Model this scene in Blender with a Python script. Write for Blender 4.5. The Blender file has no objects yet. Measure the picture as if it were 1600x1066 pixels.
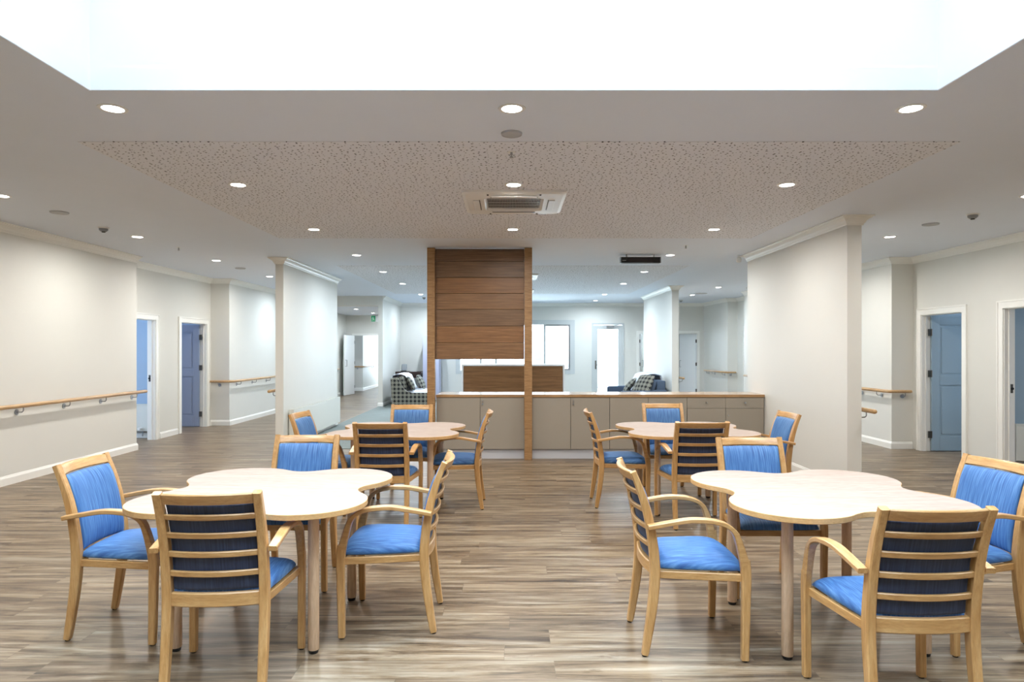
import bpy, bmesh, math, random
from mathutils import Vector, Matrix
random.seed(7)
S = bpy.context.scene
C = bpy.context.collection
PI = math.pi

# ------------------------------------------------------------------ camera, world, exposure
CAMZ = 1.52
FPX = 1040.0
cam_d = bpy.data.cameras.new('camera')
cam_d.sensor_fit = 'HORIZONTAL'; cam_d.sensor_width = 36.0
cam_d.lens = FPX / 1600.0 * 36.0
cam_d.shift_x = 3.0 / 1600.0
cam_d.shift_y = 12.0 / 1600.0
cam_d.clip_start = 0.05; cam_d.clip_end = 200
cam = bpy.data.objects.new('camera', cam_d); C.objects.link(cam)
cam.location = (0, 0, CAMZ); cam.rotation_euler = (PI / 2, 0, 0)
S.camera = cam

w = bpy.data.worlds.new('overcast_sky'); S.world = w; w.use_nodes = True
bgn = w.node_tree.nodes['Background']
SKY = 8.0
bgn.inputs[0].default_value = (0.71, 0.84, 1.0, 1); bgn.inputs[1].default_value = SKY

S.view_settings.view_transform = 'Standard'
S.view_settings.look = 'None'
S.view_settings.gamma = 1.0
S.view_settings.use_curve_mapping = False
S.view_settings.exposure = 0.74
S.cycles.use_denoising = True
S.cycles.max_bounces = 10
S.cycles.diffuse_bounces = 6
S.cycles.glossy_bounces = 4
S.cycles.transparent_max_bounces = 12
S.cycles.caustics_reflective = False
S.cycles.caustics_refractive = False
S.cycles.sample_clamp_indirect = 6.0
S.cycles.blur_glossy = 0.5

H = 2.90          # ceiling height
LAMP_W = 17.5     # one recessed downlight
LAMP_COL = (1.0, 0.965, 0.91)

def area_light(name, loc, size, rot, watts=0, color=(1, 1, 1), portal=False, spread=PI, disk=False):
    l = bpy.data.lights.new(name, 'AREA')
    if disk:
        l.shape = 'DISK'; l.size = size
    else:
        l.shape = 'RECTANGLE'; l.size, l.size_y = size
    l.energy = watts; l.color = color; l.spread = spread
    if portal: l.cycles.is_portal = True
    o = bpy.data.objects.new(name, l); C.objects.link(o)
    o.location = loc; o.rotation_euler = rot
    return o
# portals guide the sky through the roof light, the window and the glazed door
area_light('sky_portal', (0.02, 1.28, 4.28), (4.5, 4.5), (0, 0, 0), 1, portal=True)
area_light('window_portal', (0.15, 20.35, 1.56), (3.4, 1.5), (-PI / 2, 0, 0), 1, portal=True)
area_light('door_portal', (2.98, 20.35, 1.1), (0.8, 2.1), (-PI / 2, 0, 0), 1, portal=True)
DAY = (0.70, 0.85, 1.0)
# unseen area lamp added high outside to push more light into the lounge
def aim(o, target): o.rotation_euler = (Vector(target) - o.location).to_track_quat('-Z', 'Y').to_euler()
aim(area_light('lounge_fill_lamp', (0.5, 26.0, 6.2), (9.0, 4.0), (0, 0, 0), 6500, (0.72, 0.86, 1.0)), (0.6, 17.5, 0.9))
# daylight at the windows of the rooms beyond the side doors
area_light('bedroom_daylight', (-8.9, 9.6, 1.6), (1.6, 1.4), (0, -PI / 2, 0), 60, (0.66, 0.82, 1.0))
area_light('bedroom_daylight', (-8.9, 12.3, 1.6), (1.2, 1.4), (0, -PI / 2, 0), 34, (0.78, 0.86, 1.0))
area_light('bedroom_daylight', (9.2, 7.0, 1.6), (1.4, 1.4), (0, PI / 2, 0), 20, (0.85, 0.93, 1.0))
area_light('bedroom_daylight', (9.2, 9.3, 1.6), (1.0, 1.4), (0, PI / 2, 0), 34, (0.85, 0.93, 1.0))
area_light('corridor_daylight', (4.6, 24.8, 1.8), (1.5, 1.5), (-PI / 2, 0, 0), 60, DAY)
area_light('corridor_daylight', (-4.4, 27.6, 1.5), (0.9, 1.8), (-PI / 2, 0, 0), 60, DAY)

# ------------------------------------------------------------------ materials
def srgb(r, g, b):
    f = lambda c: (c / 255 / 12.92) if c / 255 <= 0.04045 else ((c / 255 + 0.055) / 1.055) ** 2.4
    return (f(r), f(g), f(b), 1)

class N:
    def __init__(s, name):
        s.m = bpy.data.materials.new(name); s.m.use_nodes = True
        s.t = s.m.node_tree; s.n = s.t.nodes; s.b = s.n['Principled BSDF']
    def add(s, typ, **kw):
        x = s.n.new(typ)
        for k, v in kw.items(): setattr(x, k, v)
        return x
    def link(s, a, b): s.t.links.new(a, b)
    def mapping(s, scale, coord='Object', loc=(0, 0, 0)):
        tc = s.add('ShaderNodeTexCoord'); mp = s.add('ShaderNodeMapping')
        mp.inputs['Scale'].default_value = scale; mp.inputs['Location'].default_value = loc
        s.link(tc.outputs[coord], mp.inputs['Vector']); return mp.outputs[0]
    def ramp(s, fac, stops):
        r = s.add('ShaderNodeValToRGB'); e = r.color_ramp.elements
        while len(e) < len(stops): e.new(0.5)
        for q, (p, c) in zip(e, stops): q.position = p; q.color = c
        s.link(fac, r.inputs[0]); return r.outputs[0]
    def noise(s, vec, scale, detail=4, rough=0.55):
        x = s.add('ShaderNodeTexNoise'); x.inputs['Scale'].default_value = scale
        x.inputs['Detail'].default_value = detail; x.inputs['Roughness'].default_value = rough
        s.link(vec, x.inputs['Vector']); return x
    def mix(s, a, b, fac, mode='MIX'):
        x = s.add('ShaderNodeMix', data_type='RGBA', blend_type=mode)
        for sock, v in ((x.inputs[0], fac), (x.inputs[6], a), (x.inputs[7], b)):
            if hasattr(v, 'is_linked'): s.link(v, sock)
            else: sock.default_value = v
        return x.outputs[2]
    def math(s, op, a, b=0.0):
        x = s.add('ShaderNodeMath', operation=op)
        for sock, v in ((x.inputs[0], a), (x.inputs[1], b)):
            if hasattr(v, 'is_linked'): s.link(v, sock)
            else: sock.default_value = v
        return x.outputs[0]
    def bump(s, h, strength, dist=0.002):
        x = s.add('ShaderNodeBump'); x.inputs['Strength'].default_value = strength
        x.inputs['Distance'].default_value = dist
        s.link(h, x.inputs['Height']); s.link(x.outputs[0], s.b.inputs['Normal'])

def paint(name, col, rough=0.5, var=0.03, metal=0.0, spec=0.5):
    k = N(name)
    v = k.mapping((1, 1, 1))
    n = k.noise(v, 3.0, 3)
    a = tuple(c * (1 - var) for c in col[:3]) + (1,)
    k.link(k.ramp(n.outputs[0], [(0.3, a), (0.7, col)]), k.b.inputs['Base Color'])
    k.b.inputs['Roughness'].default_value = rough
    k.b.inputs['Metallic'].default_value = metal
    k.b.inputs['Specular IOR Level'].default_value = spec
    return k.m

def wood(name, stretch, dark, mid, light, rough=0.38, scale=1.0, coat=0.0):
    k = N(name)
    v = k.mapping(stretch)
    n1 = k.noise(v, 14 * scale, 5, 0.6)
    n2 = k.noise(v, 70 * scale, 2, 0.5)
    c = k.ramp(n1.outputs[0], [(0.28, dark), (0.5, mid), (0.72, light)])
    d = k.ramp(n2.outputs[0], [(0.3, (0.86, 0.84, 0.82, 1)), (0.6, (1, 1, 1, 1))])
    k.link(k.mix(c, d, 1.0, 'MULTIPLY'), k.b.inputs['Base Color'])
    k.b.inputs['Roughness'].default_value = rough
    k.b.inputs['Coat Weight'].default_value = coat; k.b.inputs['Coat Roughness'].default_value = 0.3
    return k.m

M = {}
M['wall'] = paint('cream wall paint', srgb(219, 218, 212), 0.55, 0.012)
M['shaft'] = paint('white shaft paint', srgb(244, 245, 246), 0.6, 0.01)
M['ceiling'] = paint('blue tinted ceiling paint', srgb(224, 231, 243), 0.7, 0.012)  # bluish daylight cast put into the white paint colour
M['trim'] = paint('white trim gloss', srgb(238, 237, 232), 0.3, 0.01)
M['blue_wall'] = paint('blue room paint', srgb(158, 180, 204), 0.6, 0.02)
M['grey_wall'] = paint('grey blue room paint', srgb(150, 170, 185), 0.6, 0.02)
M['door_blue'] = paint('blue grey door paint', srgb(150, 170, 184), 0.4, 0.02)
M['door_lilac'] = paint('slate blue door paint', srgb(142, 152, 172), 0.4, 0.02)
M['metal'] = paint('brushed steel', srgb(170, 172, 176), 0.3, 0.05, 1.0)
M['hinge'] = paint('dark hinge metal', srgb(96, 92, 86), 0.4, 0.05, 0.8)
M['black'] = paint('black plastic', srgb(13, 13, 15), 0.45, 0.05)
M['dark_glass'] = paint('dark heater glass', srgb(38, 24, 20), 0.15, 0.05)
M['plastic'] = paint('white plastic', srgb(232, 232, 230), 0.35, 0.01)
M['grey_plastic'] = paint('grey plastic', srgb(140, 144, 148), 0.5, 0.02)
M['radiator'] = paint('radiator enamel', srgb(222, 222, 214), 0.35, 0.01)
M['alu'] = paint('pale window frame', srgb(196, 200, 200), 0.4, 0.02)
M['cab'] = paint('taupe laminate', srgb(152, 144, 132), 0.5, 0.03)
M['carcass'] = paint('dark cabinet gap', srgb(60, 54, 46), 0.6, 0.03)
M['kick'] = paint('pale plinth', srgb(190, 192, 198), 0.45, 0.02)
M['white'] = paint('white laminate', srgb(236, 238, 240), 0.3, 0.01)
M['espresso'] = wood('dark espresso timber', (1, 6, 6), srgb(38, 24, 20), srgb(56, 36, 30), srgb(72, 48, 40))
M['green'] = paint('exit sign green', srgb(20, 170, 110), 0.4, 0.02)
M['lilac'] = paint('pale lilac laminate', srgb(196, 200, 226), 0.4, 0.02)
M['teal'] = paint('teal window blind', srgb(96, 160, 176), 0.4, 0.04)
M['concrete'] = paint('pale paving', srgb(200, 198, 192), 0.8, 0.05)
M['throw'] = paint('white throw', srgb(222, 226, 236), 0.9, 0.04)
M['blue_up'] = paint('blue grey upholstery', srgb(84, 100, 122), 0.9, 0.1)
# chair and table timber: grain along z, y and x
bd, bm_, bl = srgb(174, 128, 74), srgb(193, 149, 94), srgb(205, 165, 112)
M['beech_z'] = wood('beech grain upright', (4, 4, 0.35), bd, bm_, bl, 0.33, 1.0, 0.25)
M['beech_y'] = wood('beech grain lengthwise', (4, 0.35, 4), bd, bm_, bl, 0.33, 1.0, 0.25)
M['beech_x'] = wood('beech grain crosswise', (0.35, 4, 4), bd, bm_, bl, 0.33, 1.0, 0.25)
M['leg'] = wood('beech leg', (4, 4, 0.35), srgb(208, 174, 142), srgb(222, 192, 160), srgb(232, 204, 176), 0.45)
M['top'] = wood('pale maple laminate', (0.3, 2.4, 1), srgb(164, 148, 137), srgb(171, 155, 144), srgb(177, 162, 152), 0.6, 0.7)
M['edge'] = wood('beech edging', (1, 1, 4), srgb(196, 154, 100), srgb(208, 166, 112), srgb(218, 178, 124), 0.4)
M['veneer'] = wood('walnut veneer', (0.25, 1, 6), srgb(104, 70, 42), srgb(130, 92, 56), srgb(150, 110, 72), 0.45, 0.6)
M['veneer2'] = wood('walnut veneer warm', (0.25, 1, 6), srgb(102, 72, 44), srgb(126, 92, 60), srgb(146, 110, 74), 0.45, 0.7)
M['veneer3'] = wood('walnut veneer deep', (0.25, 1, 6), srgb(90, 66, 44), srgb(114, 86, 60), srgb(134, 104, 76), 0.45, 0.65)
M['post'] = wood('walnut post', (1, 1, 9), srgb(132, 98, 62), srgb(154, 118, 78), srgb(170, 134, 94), 0.45, 0.5)
M['worktop'] = wood('oak worktop', (0.4, 5, 1), srgb(176, 140, 104), srgb(192, 158, 124), srgb(202, 170, 138), 0.16, 0.5)
M['worktop_edge'] = wood('worktop edging', (0.4, 1, 5), srgb(146, 112, 76), srgb(164, 128, 88), srgb(178, 142, 102), 0.4, 0.5)
M['rail'] = wood('oak handrail', (6, 0.4, 6), srgb(172, 136, 92), srgb(192, 156, 110), srgb(206, 172, 126), 0.35, 0.6, 0.3)

M['top'].node_tree.nodes['Principled BSDF'].inputs['Specular IOR Level'].default_value = 0.3
def fabric(name, vert, dk, md, lt):
    k = N(name)
    v = k.mapping((15, 0.6, 0.6) if vert else (15, 0.9, 0.9))
    n = k.noise(v, 9, 3, 0.6)
    v2 = k.mapping((1, 1, 1)); n2 = k.noise(v2, 5, 2)
    c = k.ramp(n.outputs[0], [(0.32, dk), (0.5, md), (0.70, lt)])
    d = k.ramp(n2.outputs[0], [(0.3, (0.85, 0.87, 0.9, 1)), (0.7, (1, 1, 1, 1))])
    k.link(k.mix(c, d, 1.0, 'MULTIPLY'), k.b.inputs['Base Color'])
    k.b.inputs['Roughness'].default_value = 0.62
    k.b.inputs['Sheen Weight'].default_value = 0.25
    k.b.inputs['Sheen Tint'].default_value = srgb(140, 180, 230)
    k.bump(n.outputs[0], 0.25, 0.001)
    return k.m
M['fab_v'] = fabric('blue woven fabric upright', True, srgb(44, 86, 142), srgb(64, 112, 168), srgb(98, 144, 194))
M['fab_h'] = fabric('blue woven fabric flat', False, srgb(44, 86, 142), srgb(64, 112, 168), srgb(98, 144, 194))
M['fab_back'] = fabric('dark blue backrest rear', True, srgb(32, 40, 62), srgb(42, 52, 78), srgb(58, 70, 98))  # rear faces of the backrest, coloured darker than the front

def floor_mat():
    k = N('grey brown plank vinyl')
    tc = k.add('ShaderNodeTexCoord')
    br = k.add('ShaderNodeTexBrick'); br.offset = 0.0
    br.inputs['Color1'].default_value = (0, 0, 0, 1); br.inputs['Color2'].default_value = (1, 1, 1, 1)
    br.inputs['Mortar'].default_value = (0.5, 0.5, 0.5, 1)
    br.inputs['Scale'].default_value = 1.0
    br.inputs['Brick Width'].default_value = 1.22; br.inputs['Row Height'].default_value = 0.18
    br.inputs['Mortar Size'].default_value = 0.0012; br.inputs['Mortar Smooth'].default_value = 0.3
    sp = k.add('ShaderNodeSeparateXYZ'); k.link(tc.outputs['Object'], sp.inputs[0])
    row = k.math('FLOOR', k.math('DIVIDE', sp.outputs[1], 0.18))
    wn_ = k.add('ShaderNodeTexWhiteNoise', noise_dimensions='1D'); k.link(row, wn_.inputs['W'])
    cx_ = k.add('ShaderNodeCombineXYZ')
    k.link(k.math('ADD', sp.outputs[0], k.math('MULTIPLY', wn_.outputs['Value'], 1.22)), cx_.inputs[0]); k.link(sp.outputs[1], cx_.inputs[1])
    k.link(cx_.outputs[0], br.inputs['Vector'])
    # per plank offset of the grain
    sep = k.add('ShaderNodeSeparateColor'); k.link(br.outputs['Color'], sep.inputs[0])
    off = k.add('ShaderNodeCombineXYZ')
    k.link(k.math('MULTIPLY', sep.outputs[0], 17.0), off.inputs[0])
    k.link(k.math('MULTIPLY', sep.outputs[0], 5.0), off.inputs[2])
    ad = k.add('ShaderNodeVectorMath', operation='ADD')
    k.link(tc.outputs['Object'], ad.inputs[0]); k.link(off.outputs[0], ad.inputs[1])
    mp = k.add('ShaderNodeMapping'); mp.inputs['Scale'].default_value = (0.75, 9.0, 1.0)
    k.link(ad.outputs[0], mp.inputs[0])
    n1 = k.noise(mp.outputs[0], 1.6, 8, 0.68); n1.inputs['Distortion'].default_value = 0.6
    mp2 = k.add('ShaderNodeMapping'); mp2.inputs['Scale'].default_value = (1.2, 30.0, 1.0)
    k.link(ad.outputs[0], mp2.inputs[0])
    n2 = k.noise(mp2.outputs[0], 3.0, 6, 0.7)
    mp3 = k.add('ShaderNodeMapping'); mp3.inputs['Scale'].default_value = (2.6, 7.0, 1.0)
    k.link(ad.outputs[0], mp3.inputs[0])
    n3 = k.noise(mp3.outputs[0], 1.7, 5, 0.6)
    base = k.ramp(n1.outputs[0], [(0.33, srgb(62, 49, 38)), (0.44, srgb(108, 89, 68)), (0.54, srgb(141, 122, 98)), (0.68, srgb(172, 160, 141))])
    fine = k.ramp(n2.outputs[0], [(0.32, (0.66, 0.64, 0.62, 1)), (0.55, (1, 1, 1, 1)), (0.75, (1.08, 1.08, 1.08, 1))])
    c = k.mix(base, fine, 1.0, 'MULTIPLY')
    tone = k.ramp(sep.outputs[0], [(0.0, (0.77, 0.77, 0.78, 1)), (0.5, (0.88, 0.87, 0.85, 1)), (1.0, (1.0, 0.99, 0.97, 1))])
    c = k.mix(c, tone, 1.0, 'MULTIPLY')
    knots = k.ramp(n3.outputs[0], [(0.62, (1, 1, 1, 1)), (0.70, (0.62, 0.57, 0.53, 1)), (0.78, (0.36, 0.31, 0.28, 1))])
    c = k.mix(c, knots, 1.0, 'MULTIPLY')
    c = k.mix(c, srgb(70, 60, 50), k.math('MULTIPLY', br.outputs['Fac'], 0.45))
    k.link(c, k.b.inputs['Base Color'])
    r = k.ramp(n2.outputs[0], [(0.3, (0.42, 0.42, 0.42, 1)), (0.7, (0.32, 0.32, 0.32, 1))])
    k.link(r, k.b.inputs['Roughness'])
    k.bump(n2.outputs[0], 0.12, 0.001)
    return k.m
M['floor'] = floor_mat()

def carpet_mat():
    k = N('grey green carpet')
    v = k.mapping((1, 1, 1)); n = k.noise(v, 160, 3); n2 = k.noise(v, 2.5, 3)
    c = k.ramp(n.outputs[0], [(0.3, srgb(104, 112, 110)), (0.7, srgb(142, 150, 148))])
    d = k.ramp(n2.outputs[0], [(0.3, (0.9, 0.9, 0.9, 1)), (0.7, (1, 1, 1, 1))])
    k.link(k.mix(c, d, 1.0, 'MULTIPLY'), k.b.inputs['Base Color'])
    k.b.inputs['Roughness'].default_value = 0.95; k.bump(n.outputs[0], 0.4, 0.003)
    return k.m
M['carpet'] = carpet_mat()

def perforated():
    k = N('perforated plasterboard')
    v = k.mapping((1, 1, 1))
    vo = k.add('ShaderNodeTexVoronoi', feature='F1', distance='EUCLIDEAN', voronoi_dimensions='2D')
    vo.inputs['Scale'].default_value = 24.0; vo.inputs['Randomness'].default_value = 0.85
    k.link(v, vo.inputs['Vector'])
    sep = k.add('ShaderNodeSeparateColor'); k.link(vo.outputs['Color'], sep.inputs[0])
    thr = k.math('ADD', k.math('MULTIPLY', sep.outputs[0], 0.115), 0.07)
    hole = k.math('LESS_THAN', vo.outputs['Distance'], thr)
    k.link(k.mix(srgb(226, 228, 235), srgb(40, 39, 42), hole), k.b.inputs['Base Color'])
    k.b.inputs['Roughness'].default_value = 0.8
    return k.m
M['perf'] = perforated()

def motif(name='dark motif upholstery', flat=False):
    k = N(name)
    tc = k.add('ShaderNodeTexCoord')
    sx = k.add('ShaderNodeSeparateXYZ'); k.link(tc.outputs['Object'], sx.inputs[0])
    q = 0.105
    u = sx.outputs[0] if flat else k.math('ADD', sx.outputs[0], sx.outputs[1])
    def cell(a, b):
        fu = k.math('ABSOLUTE', k.math('SUBTRACT', k.math('FRACT', k.math('ADD', k.math('DIVIDE', a, q), 20.0)), 0.5))
        fv = k.math('ABSOLUTE', k.math('SUBTRACT', k.math('FRACT', k.math('ADD', k.math('DIVIDE', b, q), 20.0)), 0.5))
        return fu, fv
    fu, fv = cell(u, sx.outputs[1 if flat else 2])
    dist = k.math('SQRT', k.math('ADD', k.math('POWER', fu, 2.0), k.math('POWER', fv, 2.0)))
    dot = k.math('LESS_THAN', dist, 0.30)
    lat = k.math('LESS_THAN', k.math('ABSOLUTE', k.math('SUBTRACT', fu, fv)), 0.055)
    c = k.mix(srgb(112, 110, 100), srgb(158, 156, 142), lat)
    c = k.mix(c, srgb(30, 28, 30), dot)
    k.link(c, k.b.inputs['Base Color']); k.b.inputs['Roughness'].default_value = 0.85
    return k.m
M['motif'] = motif(); M['motif_flat'] = motif('dark motif cushion cover', True)

def emit(name, col, strength):
    k = N(name)
    k.b.inputs['Base Color'].default_value = col
    k.b.inputs['Emission Color'].default_value = col
    k.b.inputs['Emission Strength'].default_value = strength
    return k.m
M['lens'] = emit('lit downlight lens', (1.0, 0.97, 0.92, 1), 14.0)

def glass():
    m = bpy.data.materials.new('clear window glass'); m.use_nodes = True
    t = m.node_tree; t.nodes.clear()
    o = t.nodes.new('ShaderNodeOutputMaterial'); mx = t.nodes.new('ShaderNodeMixShader')
    tr = t.nodes.new('ShaderNodeBsdfTransparent'); gl = t.nodes.new('ShaderNodeBsdfGlossy')
    tr.inputs[0].default_value = (0.95, 0.97, 0.97, 1); gl.inputs['Roughness'].default_value = 0.02
    fr = t.nodes.new('ShaderNodeFresnel'); fr.inputs[0].default_value = 1.35
    t.links.new(fr.outputs[0], mx.inputs[0]); t.links.new(tr.outputs[0], mx.inputs[1]); t.links.new(gl.outputs[0], mx.inputs[2])
    t.links.new(mx.outputs[0], o.inputs[0]); return m
M['glass'] = glass()

# ------------------------------------------------------------------ mesh helpers
def nb(): return bmesh.new()
def obj(name, bm, mats, parent=None, smooth=None, bevel=0.0):
    bmesh.ops.recalc_face_normals(bm, faces=bm.faces)
    me = bpy.data.meshes.new(name); bm.to_mesh(me); bm.free()
    if not isinstance(mats, (list, tuple)): mats = [mats]
    for m in mats: me.materials.append(m)
    if smooth is not None:
        for p in me.polygons: p.use_smooth = True
        me.set_sharp_from_angle(angle=math.radians(smooth))
    o = bpy.data.objects.new(name, me); C.objects.link(o)
    if parent: o.parent = parent
    if bevel:
        b = o.modifiers.new('soft edges', 'BEVEL'); b.width = bevel; b.segments = 2; b.limit_method = 'ANGLE'
    return o
def thing(name, label, cat, loc=(0, 0, 0), rz=0.0, group=None):
    o = bpy.data.objects.new(name, None); C.objects.link(o); o.empty_display_size = 0.1
    o.location = loc; o.rotation_euler = (0, 0, rz); o['label'] = label; o['category'] = cat
    if group: o['group'] = group
    return o
def tag(o, label, cat, group=None):
    o['label'] = label; o['category'] = cat
    if group: o['group'] = group
    return o
def struct(name, bm, m, parent=None, **kw):
    o = obj(name, bm, m, parent, **kw)
    if parent is None: o['kind'] = 'structure'
    return o
def dup(root, loc, rz, label, group=None, cool=False):
    r = root.copy(); C.objects.link(r); r.location = loc; r.rotation_euler = (0, 0, rz)
    r['label'] = label
    if group: r['group'] = group
    def rec(src, dst):
        for ch in list(src.children):
            c = ch.copy(); C.objects.link(c); c.parent = dst
            if cool and c.type == 'LIGHT': c.data = COOL
            rec(ch, c)
    rec(root, r)
    return r
def box(bm, x0, x1, y0, y1, z0, z1, mi=0):
    vs = [bm.verts.new(p) for p in ((x0, y0, z0), (x1, y0, z0), (x1, y1, z0), (x0, y1, z0), (x0, y0, z1), (x1, y0, z1), (x1, y1, z1), (x0, y1, z1))]
    fs = []
    for f in ((0, 3, 2, 1), (4, 5, 6, 7), (0, 1, 5, 4), (1, 2, 6, 5), (2, 3, 7, 6), (3, 0, 4, 7)):
        q = bm.faces.new([vs[i] for i in f]); q.material_index = mi; fs.append(q)
    return fs
def bx(*a, mi=0):
    b = nb(); box(b, *a, mi=mi); return b
def prism(bm, pts, z0, z1, mi_side=0, mi_top=0):
    lo = [bm.verts.new((x, y, z0)) for x, y in pts]; hi = [bm.verts.new((x, y, z1)) for x, y in pts]
    n = len(pts)
    for i in range(n):
        f = bm.faces.new((lo[i], lo[(i + 1) % n], hi[(i + 1) % n], hi[i])); f.material_index = mi_side
    f = bm.faces.new(hi); f.material_index = mi_top
    f = bm.faces.new(lo[::-1]); f.material_index = mi_top
def tube(bm, pts, r, seg=12, cap=True):
    pts = [Vector(p) for p in pts]; rs = r if isinstance(r, (list, tuple)) else [r] * len(pts)
    rings = []
    ref = None
    for i, p in enumerate(pts):
        t = (pts[min(i + 1, len(pts) - 1)] - pts[max(i - 1, 0)]).normalized()
        if ref is None: ref = Vector((0, 0, 1)) if abs(t.z) < 0.9 else Vector((1, 0, 0))
        a = t.cross(ref).normalized(); b = a.cross(t).normalized(); ref = b
        rings.append([bm.verts.new(p + (a * math.cos(2 * PI * k / seg) + b * math.sin(2 * PI * k / seg)) * rs[i]) for k in range(seg)])
    for i in range(len(rings) - 1):
        for k in range(seg):
            bm.faces.new((rings[i][k], rings[i][(k + 1) % seg], rings[i + 1][(k + 1) % seg], rings[i + 1][k]))
    if cap:
        bm.faces.new(rings[0][::-1]); bm.faces.new(rings[-1])
def lathe(bm, prof, seg=24, cx=0, cy=0):
    rings = []
    for r, z in prof:
        rings.append([bm.verts.new((cx + r * math.cos(2 * PI * k / seg), cy + r * math.sin(2 * PI * k / seg), z)) for k in range(seg)] if r > 1e-5 else [bm.verts.new((cx, cy, z))])
    for a, b in zip(rings, rings[1:]):
        for k in range(seg):
            q = [a[k % len(a)], a[(k + 1) % len(a)], b[(k + 1) % len(b)], b[k % len(b)]]
            u = []
            for v in q:
                if v not in u: u.append(v)
            if len(u) > 2: bm.faces.new(u)
def sweep(bm, pts, side, w, t, c=0.18):
    """bar of rounded rectangular section: w across 'side', t across the remaining axis"""
    pts = [Vector(p) for p in pts]; n = len(pts)
    ws = w if isinstance(w, (list, tuple)) else [w] * n
    ts = t if isinstance(t, (list, tuple)) else [t] * n
    rings = []
    for i, p in enumerate(pts):
        tan = (pts[min(i + 1, n - 1)] - pts[max(i - 1, 0)]).normalized()
        a = Vector(side); a = (a - tan * a.dot(tan)).normalized(); b = tan.cross(a)
        hw, ht = ws[i] / 2, ts[i] / 2; k = min(hw, ht) * 2 * c
        sec = [(hw, ht - k), (hw - k, ht), (-hw + k, ht), (-hw, ht - k), (-hw, -ht + k), (-hw + k, -ht), (hw - k, -ht), (hw, -ht + k)]
        rings.append([bm.verts.new(p + a * x + b * y) for x, y in sec])
    for i in range(n - 1):
        for k in range(8):
            bm.faces.new((rings[i][k], rings[i][(k + 1) % 8], rings[i + 1][(k + 1) % 8], rings[i + 1][k]))
    bm.faces.new(rings[0][::-1]); bm.faces.new(rings[-1])
def spline(pts, n=6):
    P = [Vector(p) for p in pts]; out = []
    for i in range(len(P) - 1):
        p0 = P[max(i - 1, 0)]; p1 = P[i]; p2 = P[i + 1]; p3 = P[min(i + 2, len(P) - 1)]
        for k in range(n):
            t = k / n
            out.append(0.5 * ((2 * p1) + (p2 - p0) * t + (2 * p0 - 5 * p1 + 4 * p2 - p3) * t * t + (3 * p1 - p0 - 3 * p2 + p3) * t ** 3))
    out.append(P[-1]); return out
def ease(a, b, f): return a + (b - a) * f

# ------------------------------------------------------------------ the shell
# floor
b = nb(); box(b, -10.5, 10.5, -4.2, 20.36, -0.10, 0.0); box(b, -10.5, -3.4, 20.36, 29.0, -0.10, 0.0); box(b, 3.5, 10.5, 20.36, 29.0, -0.10, 0.0)
struct('floor', b, M['floor'])
b = nb(); box(b, -3.44, 3.55, 10.05, 20.2, 0.0, 0.012); struct('floor_carpet', b, M['carpet'])

SX0, SX1, SY0, SY1 = -2.25, 2.29, -1.0, 3.56        # roof light opening
def slab_with_hole():
    b = nb()
    for x0, x1, y0, y1 in ((-10.5, SX0, -4.2, 20.36), (SX1, 10.5, -4.2, 20.36), (SX0, SX1, -4.2, SY0), (SX0, SX1, SY1, 20.36), (-10.5, -3.4, 20.36, 29), (3.5, 10.5, 20.36, 29)):
        box(b, x0, x1, y0, y1, H, H + 0.12)
    return b
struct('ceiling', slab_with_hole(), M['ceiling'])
b = nb()
box(b, SX0 - 0.08, SX0, SY0 - 0.08, SY1 + 0.08, H + 0.12, 4.30); box(b, SX1, SX1 + 0.08, SY0 - 0.08, SY1 + 0.08, H + 0.12, 4.30)
box(b, SX0, SX1, SY0 - 0.08, SY0, H + 0.12, 4.30); box(b, SX0, SX1, SY1, SY1 + 0.08, H + 0.12, 4.30)
# lining down to the ceiling face
box(b, SX0 - 0.001, SX0 + 0.004, SY0, SY1, H + 0.002, H + 0.125); box(b, SX1 - 0.004, SX1 + 0.001, SY0, SY1, H + 0.002, H + 0.125)
box(b, SX0, SX1, SY1 - 0.004, SY1 + 0.001, H + 0.002, H + 0.125); box(b, SX0, SX1, SY0 - 0.001, SY0 + 0.004, H + 0.002, H + 0.125)
struct('wall_shaft', b, M['shaft'])
# roof light: frame bars and panes
rl = bpy.data.objects.new('window_4', None); C.objects.link(rl); rl['kind'] = 'structure'; rl.location = (0, 1.28, 4.32)
b = nb()
for x in (-2.27, -0.02, 2.23): box(b, x, x + 0.08, -2.28, 2.28, 0, 0.08)
for y in (-2.32, -0.04, 2.24): box(b, -2.27, 2.31, y, y + 0.08, 0, 0.08)
obj('window_frame', b, M['alu'], rl)
obj('pane', bx(-2.25, 2.29, -2.28, 2.28, 0.03, 0.04), M['glass'], rl)

b = nb(); box(b, -2.88, 3.0, 4.43, 8.30, H - 0.004, H); struct('ceiling_acoustic_panel', b, M['perf'])
b = nb(); box(b, -2.88, 2.98, 11.04, 16.7, H - 0.004, H); struct('ceiling_acoustic_panel', b, M['perf'])

def wall(name, p0, p1, th, openings=(), z1=H, mat='wall', z0=0.0):
    """p0->p1 is the visible face; the thickness th grows to the left of the direction p0->p1"""
    p0 = Vector(p0); p1 = Vector(p1); L = (p1 - p0).length; d = (p1 - p0) / L; n = Vector((-d.y, d.x))
    b = nb()
    def seg(s0, s1, a, c):
        if s1 - s0 < 1e-4 or c - a < 1e-4: return
        q = [p0 + d * s0, p0 + d * s1, p0 + d * s1 + n * th, p0 + d * s0 + n * th]
        prism(b, [(v.x, v.y) for v in q], a, c)
    s = 0
    for (o0, o1, oz0, oz1) in sorted(openings):
        seg(s, o0, z0, z1); seg(o0, o1, z0, oz0); seg(o0, o1, oz1, z1); s = o1
    seg(s, L, z0, z1)
    return struct(name, b, M[mat])

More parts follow.
